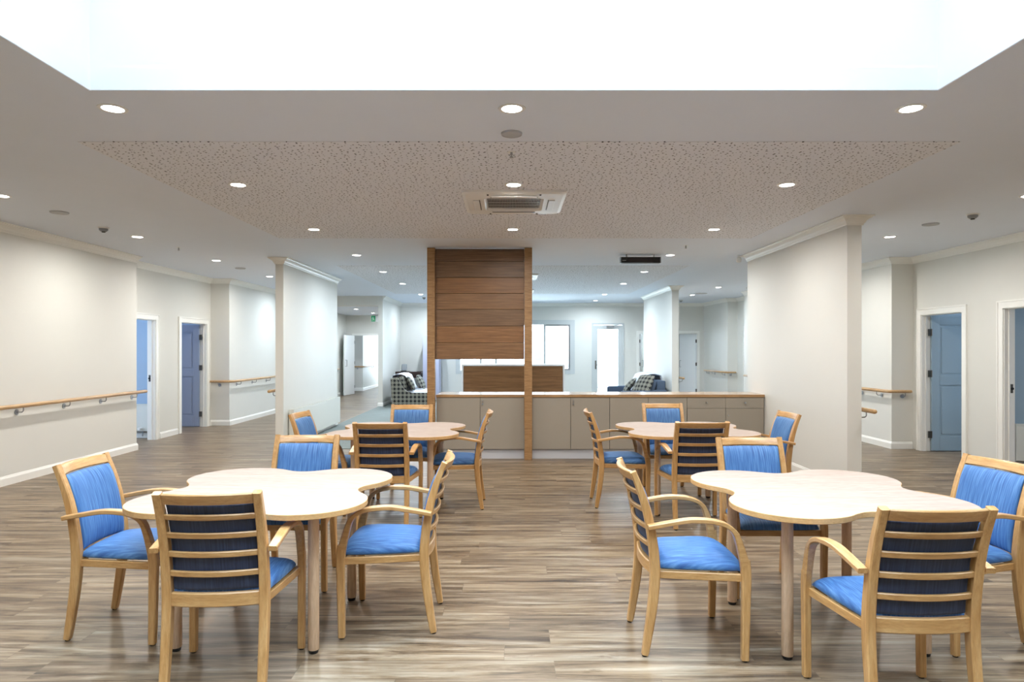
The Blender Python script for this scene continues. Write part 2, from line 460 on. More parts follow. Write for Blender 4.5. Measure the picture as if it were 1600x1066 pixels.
CORN = [(0, 0), (0, -0.095), (0.012, -0.095), (0.016, -0.08), (0.024, -0.074), (0.036, -0.05), (0.058, -0.032), (0.074, -0.024), (0.078, -0.014), (0.092, -0.012), (0.092, 0)]
BASE = [(0, 0), (0.016, 0), (0.016, 0.078), (0.012, 0.09), (0.008, 0.094), (0.006, 0.104), (0, 0.108)]
def molding(name, path, prof, z, mat='trim', closed=False):
    """profile (out, up) swept along a floor-plan path with mitred corners; 'out' is to the right of travel"""
    P = [Vector(p) for p in path]; n = len(P); b = nb(); rings = []
    for i in range(n):
        dirs = []
        if i > 0: dirs.append((P[i] - P[i - 1]).normalized())
        if i < n - 1: dirs.append((P[i + 1] - P[i]).normalized())
        ns = [Vector((d.y, -d.x)) for d in dirs]
        if len(ns) == 2:
            m = (ns[0] + ns[1]); m = m / max(1e-6, m.length_squared) * 2
        else: m = ns[0]
        rings.append([b.verts.new((P[i].x + m.x * o, P[i].y + m.y * o, z + u)) for o, u in prof])
    k = len(prof)
    for a, c in zip(rings, rings[1:]):
        for j in range(k):
            b.faces.new((a[j], a[(j + 1) % k], c[(j + 1) % k], c[j]))
    b.faces.new(rings[0]); b.faces.new(rings[-1][::-1])
    return struct(name, b, M[mat])

# left side (seen walking away from the camera, face to the right of travel -> thickness to the left)
WA0 = (-5.62, -4.0)
wall('wall_left', WA0, (-5.60, 9.98), 0.36)
LB = -5.92
def dpt(x, X): return X * FPX / (x - 797.0)
L1a, L1b = 10.20, 11.13      # first left doorway
L2a, L2b = 11.95, 13.00      # second
wall('wall_left_recess', (LB, 9.98), (LB, 13.16), 0.12, [(L1a - 9.98, L1b - 9.98, 0, 2.02), (L2a - 9.98, L2b - 9.98, 0, 2.02)])
b = nb(); prism(b, [(-6.04, 13.16), (-5.55, 13.16), (-5.50, 22.3), (-6.04, 22.3)], 0, H); struct('wall_left_far', b, M['wall'])
molding('trim_1', [(-5.61, -4.0), (-5.60, 9.98), (LB, 9.985)][:2] , CORN, H, 'trim')
molding('trim_2', [(LB, 9.98), (LB, 13.16), (-5.55, 13.16), (-5.527, 17.4)], CORN, H, 'trim')
molding('baseboard_left', [(-5.61, -4.0), (-5.60, 9.98), (-5.80, 9.98)], BASE, 0)
molding('baseboard_left_pier', [(LB, 11.24), (LB, 11.85)], BASE, 0)
molding('baseboard_left_far', [(LB, 13.13), (LB, 13.16), (-5.55, 13.16), (-5.50, 22.3)], BASE, 0)

# left partition
b = nb(); prism(b, [(-3.56, 10.1), (-3.44, 10.1), (-3.44, 13.25), (-3.56, 13.25)], 0, H); struct('wall_partition_left', b, M['wall'])
molding('trim_3', [(-3.56, 13.25), (-3.56, 10.1), (-3.44, 10.1), (-3.44, 13.25)], CORN, H, 'trim')
molding('baseboard_partition_left', [(-3.56, 13.25), (-3.56, 10.1), (-3.44, 10.1), (-3.44, 13.25)], BASE, 0)
# stub wall and lounge back
b = nb(); prism(b, [(-3.45, 17.4), (-3.33, 17.4), (-3.33, 20.2), (-3.45, 20.2)], 0, H); struct('wall_stub_left', b, M['wall'])
molding('trim_4', [(-3.33, 17.4), (-3.33, 20.2)][::1], [(o, u) for o, u in CORN], H, 'trim')
molding('baseboard_stub_left', [(-3.45, 20.2), (-3.45, 17.4), (-3.33, 17.4), (-3.33, 20.2)], BASE, 0)
# bulkhead and lower corridor ceiling
b = nb(); box(b, -5.60, -3.452, 17.40, 17.62, 2.64, H); struct('ceiling_bulkhead', b, M['wall'])
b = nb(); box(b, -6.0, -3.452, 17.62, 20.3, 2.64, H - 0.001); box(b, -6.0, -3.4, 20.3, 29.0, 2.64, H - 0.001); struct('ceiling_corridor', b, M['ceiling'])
# wall between left corridor and rest beyond the lounge, and the corridor end wall with its doorway
wall('wall_corridor_right', (-3.45, 22.3), (-3.45, 20.2), 0.1)
wall('wall_corridor_end', (-5.56, 22.30), (-3.45, 22.30), 0.12, [(0.32, 1.22, 0, 1.98)], 2.64)
b = nb(); prism(b, [(-6.2, 24.0), (-5.31, 24.0), (-5.31, 28.0), (-6.2, 28.0)], 0, 2.64); struct('wall_corridor_beyond', b, M['wall'])
wall('wall_corridor_beyond', (-5.31, 28.0), (-3.0, 28.0), 0.12, (), 2.64)
wall('wall_corridor_beyond', (-3.9, 28.0), (-3.9, 22.42), 0.12, (), 2.64)
wall('wall_corridor_beyond', (-6.2, 22.42), (-6.2, 24.0), 0.12, (), 2.64)
molding('baseboard_corridor', [(-6.1, 24.0), (-5.31, 24.0), (-5.31, 28.0)], BASE, 0)

# back wall with window, glazed door, double doorway
BK = 20.2
wall('wall_back', (-3.45, BK), (6.3, BK), 0.16, [(-1.60 + 3.45, 1.91 + 3.45, 0.80, 2.34), (2.48 + 3.45, 3.46 + 3.45, 0, 2.30), (3.90 + 3.45, 5.69 + 3.45, 0, 2.0)])
molding('trim_5', [(-3.33, BK), (5.85, BK)], CORN, H, 'trim')
molding('baseboard_back', [(-3.33, BK), (2.44, BK)], BASE, 0.012)

# right partition and the far right stub
b = nb(); prism(b, [(3.51, 6.93), (3.66, 6.93), (3.66, 9.84), (3.51, 9.84)], 0, H); struct('wall_partition_right', b, M['wall'])
molding('trim_6', [(3.51, 9.84), (3.51, 6.93), (3.66, 6.93), (3.66, 9.84)][::1], [(o, u) for o, u in CORN], H, 'trim')
molding('baseboard_partition_right', [(3.51, 9.84), (3.51, 6.93), (3.66, 6.93), (3.66, 9.84)], BASE, 0)
b = nb(); prism(b, [(3.55, 14.6), (3.70, 14.6), (3.70, 17.7), (3.55, 17.7)], 0, H); struct('wall_stub_right', b, M['wall'])
molding('trim_7', [(3.55, 17.7), (3.55, 14.6), (3.70, 14.6), (3.70, 17.7)], CORN, H, 'trim')

# right side, walked towards the camera so that the face stays to the right of travel
RB = 6.12
R1a, R1b = 8.98, 9.92      # doorway with the blue door
R2a, R2b = 7.25, 8.27      # nearer doorway
wall('wall_right', (RB, 10.1), (RB, -4.0), 0.12, [(10.1 - R1b, 10.1 - R1a, 0, 2.04), (10.1 - R2b, 10.1 - R2a, 0, 2.04)])
b = nb(); prism(b, [(5.79, 10.1), (6.30, 10.1), (6.30, 16.2), (5.70, 16.2)], 0, H); struct('wall_right_far', b, M['wall'])
wall('wall_right_recess', (6.22, 18.2), (6.22, 16.2), 0.12, [(0.55, 1.42, 0, 2.04)])
b = nb(); prism(b, [(5.95, 18.2), (6.34, 18.2), (6.34, BK), (5.88, BK)], 0, H); struct('wall_right_end', b, M['wall'])
molding('trim_8', [(5.70, 16.2), (5.79, 10.1), (RB, 10.1), (RB, -4.0)], CORN, H, 'trim')
molding('trim_9', [(5.88, BK), (5.95, 18.2), (6.22, 18.2), (6.22, 16.2)], CORN, H, 'trim')
molding('baseboard_right_far', [(5.70, 16.2), (5.79, 10.1), (RB - 0.02, 10.1)], BASE, 0)
molding('baseboard_right_pier', [(RB, 8.86), (RB, 8.38)], BASE, 0)
molding('baseboard_right', [(RB, 7.14), (RB, -4.0)], BASE, 0)
molding('baseboard_right_end', [(5.88, BK), (5.95, 18.2), (6.22, 18.2)], BASE, 0)
wall('wall_front', (6.2, -4.0), (-5.7, -4.0), 0.12)
# corridor past the double doorway
b = nb(); box(b, 3.52, 3.82, BK + 0.16, 25.0, 0, H); box(b, 3.52, 6.6, 25.0, 25.12, 0, H)
prism(b, [(5.35, 22.0), (6.6, 22.0), (6.6, 25.0), (5.0, 25.0)], 0, H); box(b, 6.3, 6.6, BK + 0.16, 22.0, 0, H)
struct('wall_lobby', b, M['wall'])

# rooms behind the side doors
def room(x0, x1, y0, y1, mat):
    b = nb()
    box(b, x0, x1, y1, y1 + 0.08, 0, H); box(b, x0, x1, y0 - 0.08, y0, 0, H)
    xx = x0 if x0 < 0 else x1
    box(b, xx - 0.04, xx + 0.04, y0, y1, 0, H)
    struct('wall_room', b, M[mat])
room(-9.1, -6.04, 8.2, 11.36, 'blue_wall')
room(-9.1, -6.04, 11.50, 13.35, 'blue_wall')
room(6.24, 9.4, 5.2, 8.38, 'grey_wall')
room(6.24, 9.4, 8.50, 10.20, 'grey_wall')
room(6.34, 9.4, 16.3, 18.4, 'grey_wall')
molding('baseboard_room', [(-9.0, 11.36), (-6.04, 11.36)], BASE, 0)
molding('baseboard_room', [(6.24, 8.38), (9.3, 8.38)], BASE, 0)

# ------------------------------------------------------------------ doors
door_no = [0]
def doorway(X, y0, y1, ztop, side, leafmat=None, swing=True, th=0.12, strike=None):
    """opening in a wall whose room face is the plane x = X; side = +1 when the wall's body is at larger x.
    architraves, jamb lining, and optionally a leaf hinged at the far jamb standing open into the room beyond"""
    door_no[0] += 1
    e = bpy.data.objects.new('door_%d' % door_no[0], None); C.objects.link(e); e['kind'] = 'structure'
    e.location = (X, y1, 0)
    def L(b): return b
    a = 0.075
    b = nb()
    def bb(x0, x1, ya, yb, za, zb): box(b, min(x0, x1), max(x0, x1), ya - y1, yb - y1, za, zb)
    s = side
    bb(-s * 0.016, 0, y1 - 0.02, y1 + a, 0, ztop + a); bb(-s * 0.016, 0, y0 - a, y0 + 0.02, 0, ztop + a)
    bb(-s * 0.016, 0, y0 + 0.02, y1 - 0.02, ztop - 0.02, ztop + a)
    bb(-s * 0.024, -s * 0.016, y1 + a - 0.018, y1 + a, 0, ztop + a); bb(-s * 0.024, -s * 0.016, y0 - a, y0 - a + 0.018, 0, ztop + a)
    bb(-s * 0.024, -s * 0.016, y0 - a + 0.018, y1 + a - 0.018, ztop + a - 0.018, ztop + a)
    obj('architrave', b, M['trim'], e)
    b = nb()
    bb(0, s * (th + 0.01), y1 - 0.03, y1, 0, ztop); bb(0, s * (th + 0.01), y0, y0 + 0.03, 0, ztop)
    bb(0, s * (th + 0.01), y0 + 0.03, y1 - 0.03, ztop - 0.03, ztop)
    bb(s * 0.05, s * 0.065, y1 - 0.042, y1 - 0.03, 0, ztop - 0.03); bb(s * 0.05, s * 0.065, y0 + 0.03, y0 + 0.042, 0, ztop - 0.03)
    obj('door_frame', b, M['trim'], e)
    if strike:
        b = nb(); bb(s * 0.075, s * 0.105, y1 - 0.034, y1 - 0.030, 0.97, 1.08)
        k = nb(); tube(k, [(s * 0.09, -0.034, 1.025), (s * 0.09, -0.045, 1.025)], 0.018)
        obj('strike_plate', b, M['hinge'], e); obj('latch_button', k, M['black'], e)
    if leafmat:
        wl = y1 - y0 - 0.07; yb = -0.04; t = 0.038; x0 = s * (th - 0.005)
        lf = nb(); hz = ztop - 0.04
        def lb(bm, u0, u1, ya, yc, za, zb):
            xa, xb = x0 + s * u0, x0 + s * u1
            box(bm, min(xa, xb), max(xa, xb), ya, yc, za, zb)
        # stiles, rails and two sunk panels with raised fields
        st = 0.115
        lb(lf, 0, st, yb - t, yb, 0.01, hz); lb(lf, wl - st, wl, yb - t, yb, 0.01, hz)
        zr = [(0.01, 0.22), (0.98, 1.10 + 0.02), (hz - 0.13, hz)]
        for za, zb in zr: lb(lf, st, wl - st, yb - t, yb, za, zb)
        for za, zb in ((0.22, 0.98), (1.12, hz - 0.13)):
            lb(lf, st, wl - st, yb - t + 0.012, yb - 0.012, za, zb)
            xa, xb = x0 + s * (st + 0.035), x0 + s * (wl - st - 0.035)
            box(lf, min(xa, xb), max(xa, xb), yb - t + 0.004, yb - 0.004, za + 0.035, zb - 0.035)
        dl = obj('door_leaf', lf, M[leafmat], e, bevel=0.003)
        for z in (0.25, 1.30 - 0.15, ztop - 0.28):
            hb = nb(); xa = x0 - s * 0.004
            box(hb, min(xa, xa - s * 0.05), max(xa, xa - s * 0.05), yb - t - 0.006, yb - t + 0.006, z - 0.05, z + 0.05)
            tube(hb, [(xa, yb - t - 0.006, z - 0.052), (xa, yb - t - 0.006, z + 0.052)], 0.008, 10)
            obj('hinge', hb, M['hinge'], dl)
        hb = nb(); u = x0 + s * (wl - 0.06)
        tube(hb, [(u, yb - t, 1.02), (u, yb - t - 0.012, 1.02)], 0.026, 16)
        tube(hb, [(u, yb - t - 0.01, 1.02), (u, yb - t - 0.05, 1.02)], 0.009)
        tube(hb, [(u + s * 0.005, yb - t - 0.048, 1.02), (u - s * 0.11, yb - t - 0.048, 1.02)], 0.009)
        obj('door_handle', hb, M['metal'], dl, smooth=40)
    return e
doorway(LB, L1a, L1b, 2.02, -1, None, strike=True)
doorway(LB, L2a, L2b, 2.02, -1, 'door_lilac')
doorway(RB, R1a, R1b, 2.04, 1, 'door_blue')
doorway(RB, R2a, R2b, 2.04, 1, None, strike=True)
doorway(6.22, 16.78, 17.65, 2.04, 1, 'door_blue')

def facing_frame(name, x0, x1, y, ztop, w=0.06):
    b = nb()
    box(b, x0 - w, x0 + 0.02, y - 0.018, y, 0, ztop + w); box(b, x1 - 0.02, x1 + w, y - 0.018, y, 0, ztop + w)
    box(b, x0 + 0.02, x1 - 0.02, y - 0.018, y, ztop - 0.02, ztop + w)
    return b
def swing_leaf(name, hx, hy, ang, length, h, mat='white', flip=1):
    """a plain fire-door leaf hinged at (hx,hy), ang measured from +x"""
    door_no[0] += 1
    e = bpy.data.objects.new('door_%d' % door_no[0], None); C.objects.link(e); e['kind'] = 'structure'
    e.location = (hx, hy, 0); e.rotation_euler = (0, 0, ang)
    dl = obj('door_leaf', bx(0, length, -0.02, 0.02, 0.01, h), M[mat], e, bevel=0.003)
    for z in (0.25, 1.05, h - 0.22):
        obj('hinge', bx(-0.012, 0.012, -0.026 , 0.026, z - 0.05, z + 0.05), M['hinge'], dl)
    for s in (-1, 1):
        k = nb(); tube(k, [(length - 0.08, s * 0.02, 0.95), (length - 0.08, s * 0.07, 0.95), (length - 0.08, s * 0.07, 1.15), (length - 0.08, s * 0.02, 1.15)], 0.01, 8)
        obj('door_handle', k, M['metal'], dl)
    return e
# corridor end doorway (left), leaf standing open towards the camera
e = swing_leaf('door', -5.22, 22.26, math.radians(-99), 0.84, 1.96)
f = obj('architrave', facing_frame('f', -5.24, -4.34, 22.30, 1.98, 0.045), M['trim']); f.parent = e
f.matrix_parent_inverse = (Matrix.Translation(e.location) @ Matrix.Rotation(e.rotation_euler.z, 4, 'Z')).inverted()
# double doorway in the back wall, both leaves folded back
e = swing_leaf('door', 5.66, BK + 0.02, math.radians(110), 0.86, 1.97)
f = obj('architrave', facing_frame('f', 3.90, 5.69, BK, 2.0, 0.06), M['trim']); f.parent = e
f.matrix_parent_inverse = (Matrix.Translation(e.location) @ Matrix.Rotation(e.rotation_euler.z, 4, 'Z')).inverted()
swing_leaf('door', 3.93, BK + 0.02, math.radians(75), 0.86, 1.97)

# ------------------------------------------------------------------ lounge window and glazed door
wn = bpy.data.objects.new('window_1', None); C.objects.link(wn); wn['kind'] = 'structure'; wn.location = (0.155, BK, 0.80)
b = nb(); W2 = 1.755; hh = 1.54
box(b, -W2, W2, -0.02, 0.10, 0, 0.07); box(b, -W2, W2, -0.02, 0.10, hh - 0.09, hh)
box(b, -W2, -W2 + 0.09, -0.02, 0.10, 0.07, hh - 0.09); box(b, W2 - 0.09, W2, -0.02, 0.10, 0.07, hh - 0.09)
for x in (-1.08, -0.62, 0.86): box(b, x, x + 0.07, 0.0, 0.09, 0.07, hh - 0.09)
obj('window_frame', b, M['alu'], wn)
b = nb()
box(b, W2 - 0.09 - 0.05, W2 - 0.09, 0.02, 0.07, 0.07, hh - 0.09); box(b, 0.93, W2 - 0.14, 0.02, 0.07, hh - 0.14, hh - 0.09); box(b, 0.93, W2 - 0.14, 0.02, 0.07, 0.07, 0.11)
obj('window_sash', b, M['metal'], wn)
obj('pane', bx(-W2 + 0.09, W2 - 0.09, 0.045, 0.05, 0.07, hh - 0.09), M['glass'], wn)
obj('window_trim', (lambda b: (box(b, -W2 - 0.05, W2 + 0.05, -0.016, 0, -0.05, 0), box(b, -W2 - 0.05, W2 + 0.05, -0.016, 0, hh, hh + 0.05),
    box(b, -W2 - 0.05, -W2, -0.016, 0, 0, hh), box(b, W2, W2 + 0.05, -0.016, 0, 0, hh), b)[-1])(nb()), M['alu'], wn)
door_no[0] += 1
gd = bpy.data.objects.new('door_%d' % door_no[0], None); C.objects.link(gd); gd['kind'] = 'structure'; gd.location = (2.97, BK, 0)
b = nb(); box(b, -0.49, -0.43, -0.02, 0.10, 0, 2.30); box(b, 0.43, 0.49, -0.02, 0.10, 0, 2.30); box(b, -0.43, 0.43, -0.02, 0.10, 2.24, 2.30)
obj('door_frame', b, M['alu'], gd)
b = nb(); box(b, -0.43, -0.31, 0.0, 0.05, 0.02, 2.23); box(b, 0.31, 0.43, 0.0, 0.05, 0.02, 2.23); box(b, -0.31, 0.31, 0.0, 0.05, 2.11, 2.23); box(b, -0.31, 0.31, 0.0, 0.05, 0.02, 0.20)
lf = obj('door_leaf', b, M['alu'], gd)
obj('pane', bx(-0.31, 0.31, 0.02, 0.026, 0.20, 2.11), M['glass'], lf)
b = nb(); box(b, -0.05, 0.18, -0.05, 0.0, 2.16, 2.22); tube(b, [(0.0, -0.03, 2.21), (0.32, -0.10, 2.24)], 0.008, 8)
obj('door_closer', b, M['metal'], lf)
b = nb(); box(b, -0.395, -0.355, -0.012, 0, 0.90, 1.16); tube(b, [(-0.375, -0.01, 1.03), (-0.375, -0.05, 1.03), (-0.27, -0.05, 1.03)], 0.009, 8)
obj('door_handle', b, M['hinge'], lf)
# outside: paving and the neighbouring building
b = nb(); box(b, -3.3, 3.4, 20.38, 29, -0.12, -0.02); box(b, -14, 16, 29.05, 60, -0.12, -0.02); struct('ground', b, M['concrete'])
nbg = thing('neighbouring_building', 'white building with a teal-blinded window seen through the lounge window', 'building', (1.42, 30, 0))
obj('wall', bx(-0.40, 0.40, 0, 1.0, -0.02, 2.3), M['white'], nbg)
f = obj('window', bx(-0.36, 0.04, -0.04, 0, 0.9, 2.08), M['alu'], nbg)
obj('pane', bx(-0.30, -0.02, -0.05, -0.04, 1.0, 1.98), M['teal'], f)

# ------------------------------------------------------------------ handrails
def handrail(path, label, brackets, cap0=True, cap1=True, z=0.875):
    """path: plan points (x,y) of the rail axis; brackets: (x, y, nx, ny) foot on the wall side, n points from rail to wall"""
    t = thing('handrail', label, 'handrail', (path[0][0], path[0][1], 0), 0)
    ox, oy = path[0]
    pts = [Vector((x - ox, y - oy, z)) for x, y in path]
    P = []
    for i in range(len(pts) - 1):
        P.append(pts[i]); P.append(pts[i].lerp(pts[i + 1], 0.5))
    P.append(pts[-1])
    d0 = (P[1] - P[0]).normalized(); d1 = (P[-1] - P[-2]).normalized()
    r = 0.024
    PP = [P[0] - d0 * 0.0, P[0] + d0 * 0.006, P[0] + d0 * 0.02] + P[1:-1] + [P[-1] - d1 * 0.02, P[-1] - d1 * 0.006, P[-1]]
    R = [r * 0.55, r * 0.85, r] + [r] * (len(P) - 2) + [r, r * 0.85, r * 0.55]
    b = nb(); tube(b, PP, R, 16); obj('rail', b, M['rail'], t, smooth=50)
    for (x, y, nx, ny, dist) in brackets:
        b = nb(); x -= ox; y -= oy
        wx, wy = x + nx * dist, y + ny * dist
        tube(b, spline([(x, y, z - 0.02), (x, y, z - 0.055), (x + nx * 0.012, y + ny * 0.012, z - 0.072), (x + nx * 0.03, y + ny * 0.03, z - 0.075), (wx, wy, z - 0.075)], 3), 0.0065, 8)
        tube(b, [(wx, wy, z - 0.075), (wx - nx * 0.006, wy - ny * 0.006, z - 0.075)], 0.032, 18)
        obj('bracket', b, M['metal'], t, smooth=50)
    return t
handrail([(-5.525, 3.0), (-5.515, 10.10)], 'long oak handrail on the cream wall at far left, nearest the camera',
         [(-5.52, y, -1, 0, 0.08) for y in (4.6, 6.0, 7.55, 8.35, 9.10, 9.85)])
handrail([(-5.95, 13.09), (-5.50, 13.09), (-5.46, 13.14), (-5.425, 16.9)][0:4], 'oak handrail wrapping the corridor corner past the slate blue door',
         [(-5.74, 13.09, 0, 1, 0.07), (-5.455, 13.5, -1, 0, 0.09), (-5.45, 14.3, -1, 0, 0.09), (-5.44, 15.1, -1, 0, 0.09), (-5.43, 16.0, -1, 0, 0.09)])
handrail([(-3.63, 10.0), (-3.63, 13.1)], 'oak handrail whose rounded end peeps out left of the radiator partition',
         [(-3.63, 10.2, 1, 0, 0.07), (-3.63, 12.6, 1, 0, 0.07)])
handrail([(3.735, 6.80), (3.735, 9.7)], 'oak handrail whose rounded end peeps out right of the large white partition',
         [(3.735, 6.98, -1, 0, 0.075), (3.735, 9.2, -1, 0, 0.075)])
handrail([(5.62, 16.0), (5.71, 10.03), (5.75, 10.02), (6.05, 10.02)], 'oak handrail wrapping the pier left of the right-hand blue door',
         [(5.66, 13.0, 1, 0, 0.08), (5.69, 10.9, 1, 0, 0.08), (5.70, 10.35, 1, 0, 0.08), (5.95, 10.02, 0, 1, 0.08)])
handrail([(5.80, 19.9), (5.87, 18.13), (5.90, 18.12), (6.16, 18.12)], 'small distant handrail on the wall by the far right corridor doorway',
         [(5.81, 19.7, 1, 0, 0.08), (5.83, 19.2, 1, 0, 0.08), (5.86, 18.4, 1, 0, 0.08), (6.03, 18.12, 0, 1, 0.08)])
handrail([(3.775, 14.45), (3.775, 17.5)], 'short handrail end just right of the far white stub wall',
         [(3.775, 14.6, -1, 0, 0.075), (3.775, 17.0, -1, 0, 0.075)])
handrail([(-5.43, 17.8), (-5.43, 21.2)], 'distant handrail left of the open white corridor door',
         [(-5.43, 18.5, -1, 0, 0.08), (-5.43, 21.0, -1, 0, 0.08)])
handrail([(-5.70, 23.93), (-5.27, 23.93), (-5.24, 24.0), (-5.235, 27.0)], 'distant handrail seen through the open corridor doorway',
         [(-5.5, 23.93, 0, 1, 0.07), (-5.235, 25.5, -1, 0, 0.075)])

# ------------------------------------------------------------------ radiators
def radiator(loc, rz, L, h, label):
    t = thing('radiator', label, 'radiator', loc, rz)
    b = nb(); box(b, 0, L, 0.075, 0.095, 0, h - 0.02)
    obj('front_panel', b, M['radiator'], t, bevel=0.006)
    obj('rear_panel', bx(0, L, 0.02, 0.035, 0, h - 0.02), M['radiator'], t)
    for x in (-0.004, L): obj('side_cover', bx(x, x + 0.004, 0.02, 0.097, 0, h), M['radiator'], t)
    b = nb(); n = int(L / 0.03)
    for k in range(n): box(b, k * L / n + 0.004, k * L / n + 0.010, 0.036, 0.076, h - 0.02, h - 0.004)
    box(b, 0, L, 0.030, 0.036, h - 0.02, h); box(b, 0, L, 0.076, 0.097, h - 0.02, h)
    obj('top_grille', b, M['radiator'], t)
    for x in (0.2, L - 0.2): obj('wall_bracket', bx(x - 0.015, x + 0.015, 0.0, 0.02, 0.03, h - 0.05), M['radiator'], t)
    return t
# local +y points away from the wall
t = radiator((-3.44, 13.10, 0.075), -PI / 2, 2.80, 0.50, 'long low white radiator on the left partition beside the lounge carpet')
b = nb(); tube(b, [(2.68, 0.095, 0.44), (2.68, 0.103, 0.44)], 0.013, 12); obj('vent_plug', b, M['grey_plastic'], t)
def valve(t, x, z=0.05):
    b = nb(); tube(b, [(x, 0.05, 0.02), (x, 0.06, -0.09)], 0.009, 8)
    tube(b, [(x, 0.06, z), (x, 0.10, z)], 0.014, 10); obj('valve_pipe', b, M['metal'], t)
    b = nb(); tube(b, [(x, 0.10, z), (x, 0.11, z), (x, 0.17, z), (x, 0.18, z)], [0.018, 0.026, 0.026, 0.02], 14); obj('valve_knob', b, M['plastic'], t, smooth=40)
t = radiator((-6.10, 11.36, 0.12), PI, 1.1, 0.46, 'white radiator in the blue room beyond the left doorway'); valve(t, 0.14)
t = radiator((7.40, 8.38, 0.12), PI, 1.1, 0.46, 'white radiator in the room beyond the rightmost doorway'); valve(t, 0.68)

# ------------------------------------------------------------------ timber screen and cabinets
FY = 9.17
scr = thing('timber_screen', 'walnut floor-to-ceiling posts and boarded panel above the serving counter', 'screen', (-0.41, 9.11, 0))
for x0, x1 in ((-0.72, -0.615), (0.605, 0.71)):
    obj('post', bx(x0, x1, -0.05, 0.05, 0, H - 0.005), M['post'], scr, bevel=0.002)
zb = [1.375, 1.60, 1.825, 2.055, 2.275, 2.49, 2.715, 2.865]
for i in range(7):
    tilt = 0.006
    b = nb(); box(b, -0.613, 0.603, -0.012 + (i % 2) * 0.002, 0.03, zb[i] + 0.0035, zb[i + 1])
    obj('board', b, M[['veneer2', 'veneer', 'veneer3', 'veneer2', 'veneer', 'veneer3', 'veneer3'][i]], scr, bevel=0.003)
obj('back_panel', bx(-0.613, 0.603, 0.031, 0.045, 1.375, 2.89), M['veneer3'], scr)
obj('edge_strip', bx(-0.6, -0.59, -0.016, -0.0125, 1.375, 2.865), M['veneer3'], scr)

ZT = 0.887
wt = thing('worktop', 'long timber-edged worktop running over the taupe cabinets to the partition', 'worktop', (1.2, 9.48, 0))
b = nb(); box(b, -2.22, 2.305, -0.31, 0.27, ZT - 0.033, ZT); obj('top_surface', b, M['worktop'], wt)
b = nb(); box(b, -2.22, 2.305, -0.318, -0.311, ZT - 0.036, ZT + 0.0); obj('front_edge', b, M['worktop_edge'], wt)

def lock(parent, x, z):
    b = nb(); tube(b, [(x, -0.018, z), (x, -0.030, z)], 0.008, 12); obj('lock', b, M['metal'], parent)
def knob(parent, x, z):
    b = nb(); lathe(b, [(0, 0), (0.006, 0), (0.006, 0.014), (0.013, 0.018), (0.013, 0.026), (0, 0.028)], 14)
    bmesh.ops.rotate(b, verts=b.verts, cent=(0, 0, 0), matrix=Matrix.Rotation(PI / 2, 3, 'X'))
    bmesh.ops.translate(b, verts=b.verts, vec=(x, -0.018, z)); obj('knob', b, M['metal'], parent, smooth=40)
def cabinet(x0, x1, doors, drawer, label, locks):
    t = thing('cabinet', label, 'cabinet', ((x0 + x1) / 2, FY + 0.02, 0), 0)
    w2 = (x1 - x0) / 2
    obj('body', bx(-w2 + 0.002, w2 - 0.002, 0.001, 0.54, 0.13, ZT - 0.037), M['carcass'], t)
    obj('kickboard', bx(-w2 + 0.002, w2 - 0.002, 0.012, 0.03, 0.0, 0.129), M['kick'], t)
    zt = ZT - 0.042
    if drawer:
        d = obj('drawer', bx(-w2 + 0.002, w2 - 0.002, -0.018, 0, 0.70, zt), M['cab'], t, bevel=0.001)
        knob(d, 0.0, 0.775); zt = 0.696
    n = doors
    for k in range(n):
        a = -w2 + k * (2 * w2 / n)
        d = obj('door', bx(a + 0.003, a + 2 * w2 / n - 0.003, -0.018, 0, 0.135, zt), M['cab'], t, bevel=0.001)
        if k in locks: lock(d, a + 0.035, zt - 0.045 if not drawer else 0.60)
        if k in locks and not drawer: knob(d, a + 0.035, zt - 0.085)
    return t
u = lambda x: (x - 797.0) / FPX * FY
cabinet(-1.020, u(819), 2, False, 'taupe two-door cabinet between the two walnut posts', (1,))
cabinet(u(831), u(952.6), 2, False, 'taupe two-door cabinet directly right of the right walnut post', (1,))
cabinet(u(952.6), u(1073.5), 2, False, 'taupe two-door cabinet behind the far right dining table', ())
cabinet(u(1073.5), u(1134), 1, True, 'taupe drawer-over-door cabinet second from the white partition', ())
cabinet(u(1134), 3.50, 1, True, 'taupe drawer-over-door cabinet against the white partition', (0,))

# reception counter beyond
rc = thing('reception_counter', 'timber-faced counter with a white top standing in the lounge beyond', 'counter', (0.06, 13.3, 0.012))
obj('front_panel', bx(-0.97, 0.97, -0.28, -0.26, 0, 1.17), M['veneer'], rc)
obj('counter_top', bx(-1.01, 1.01, -0.30, 0.30, 1.17, 1.20), M['white'], rc)
for s in (-1, 1): obj('side_panel', bx(min(s * 0.975, s * 1.01), max(s * 0.975, s * 1.01), -0.29, 0.29, 0, 1.169), M['white'], rc)
obj('body', bx(-0.96, 0.96, -0.255, 0.27, 0.0, 1.16), M['white'], rc)
tc_ = thing('tall_cupboard', 'pale lilac tall cupboard at the back wall seen through the serving gap', 'cupboard', (-2.33, 19.85, 0.012))
obj('body', bx(-0.24, 0.24, -0.24, 0.30, 0, 1.9), M['lilac'], tc_)
obj('door', bx(-0.235, 0.235, -0.262, -0.242, 0.06, 1.88), M['lilac'], tc_)

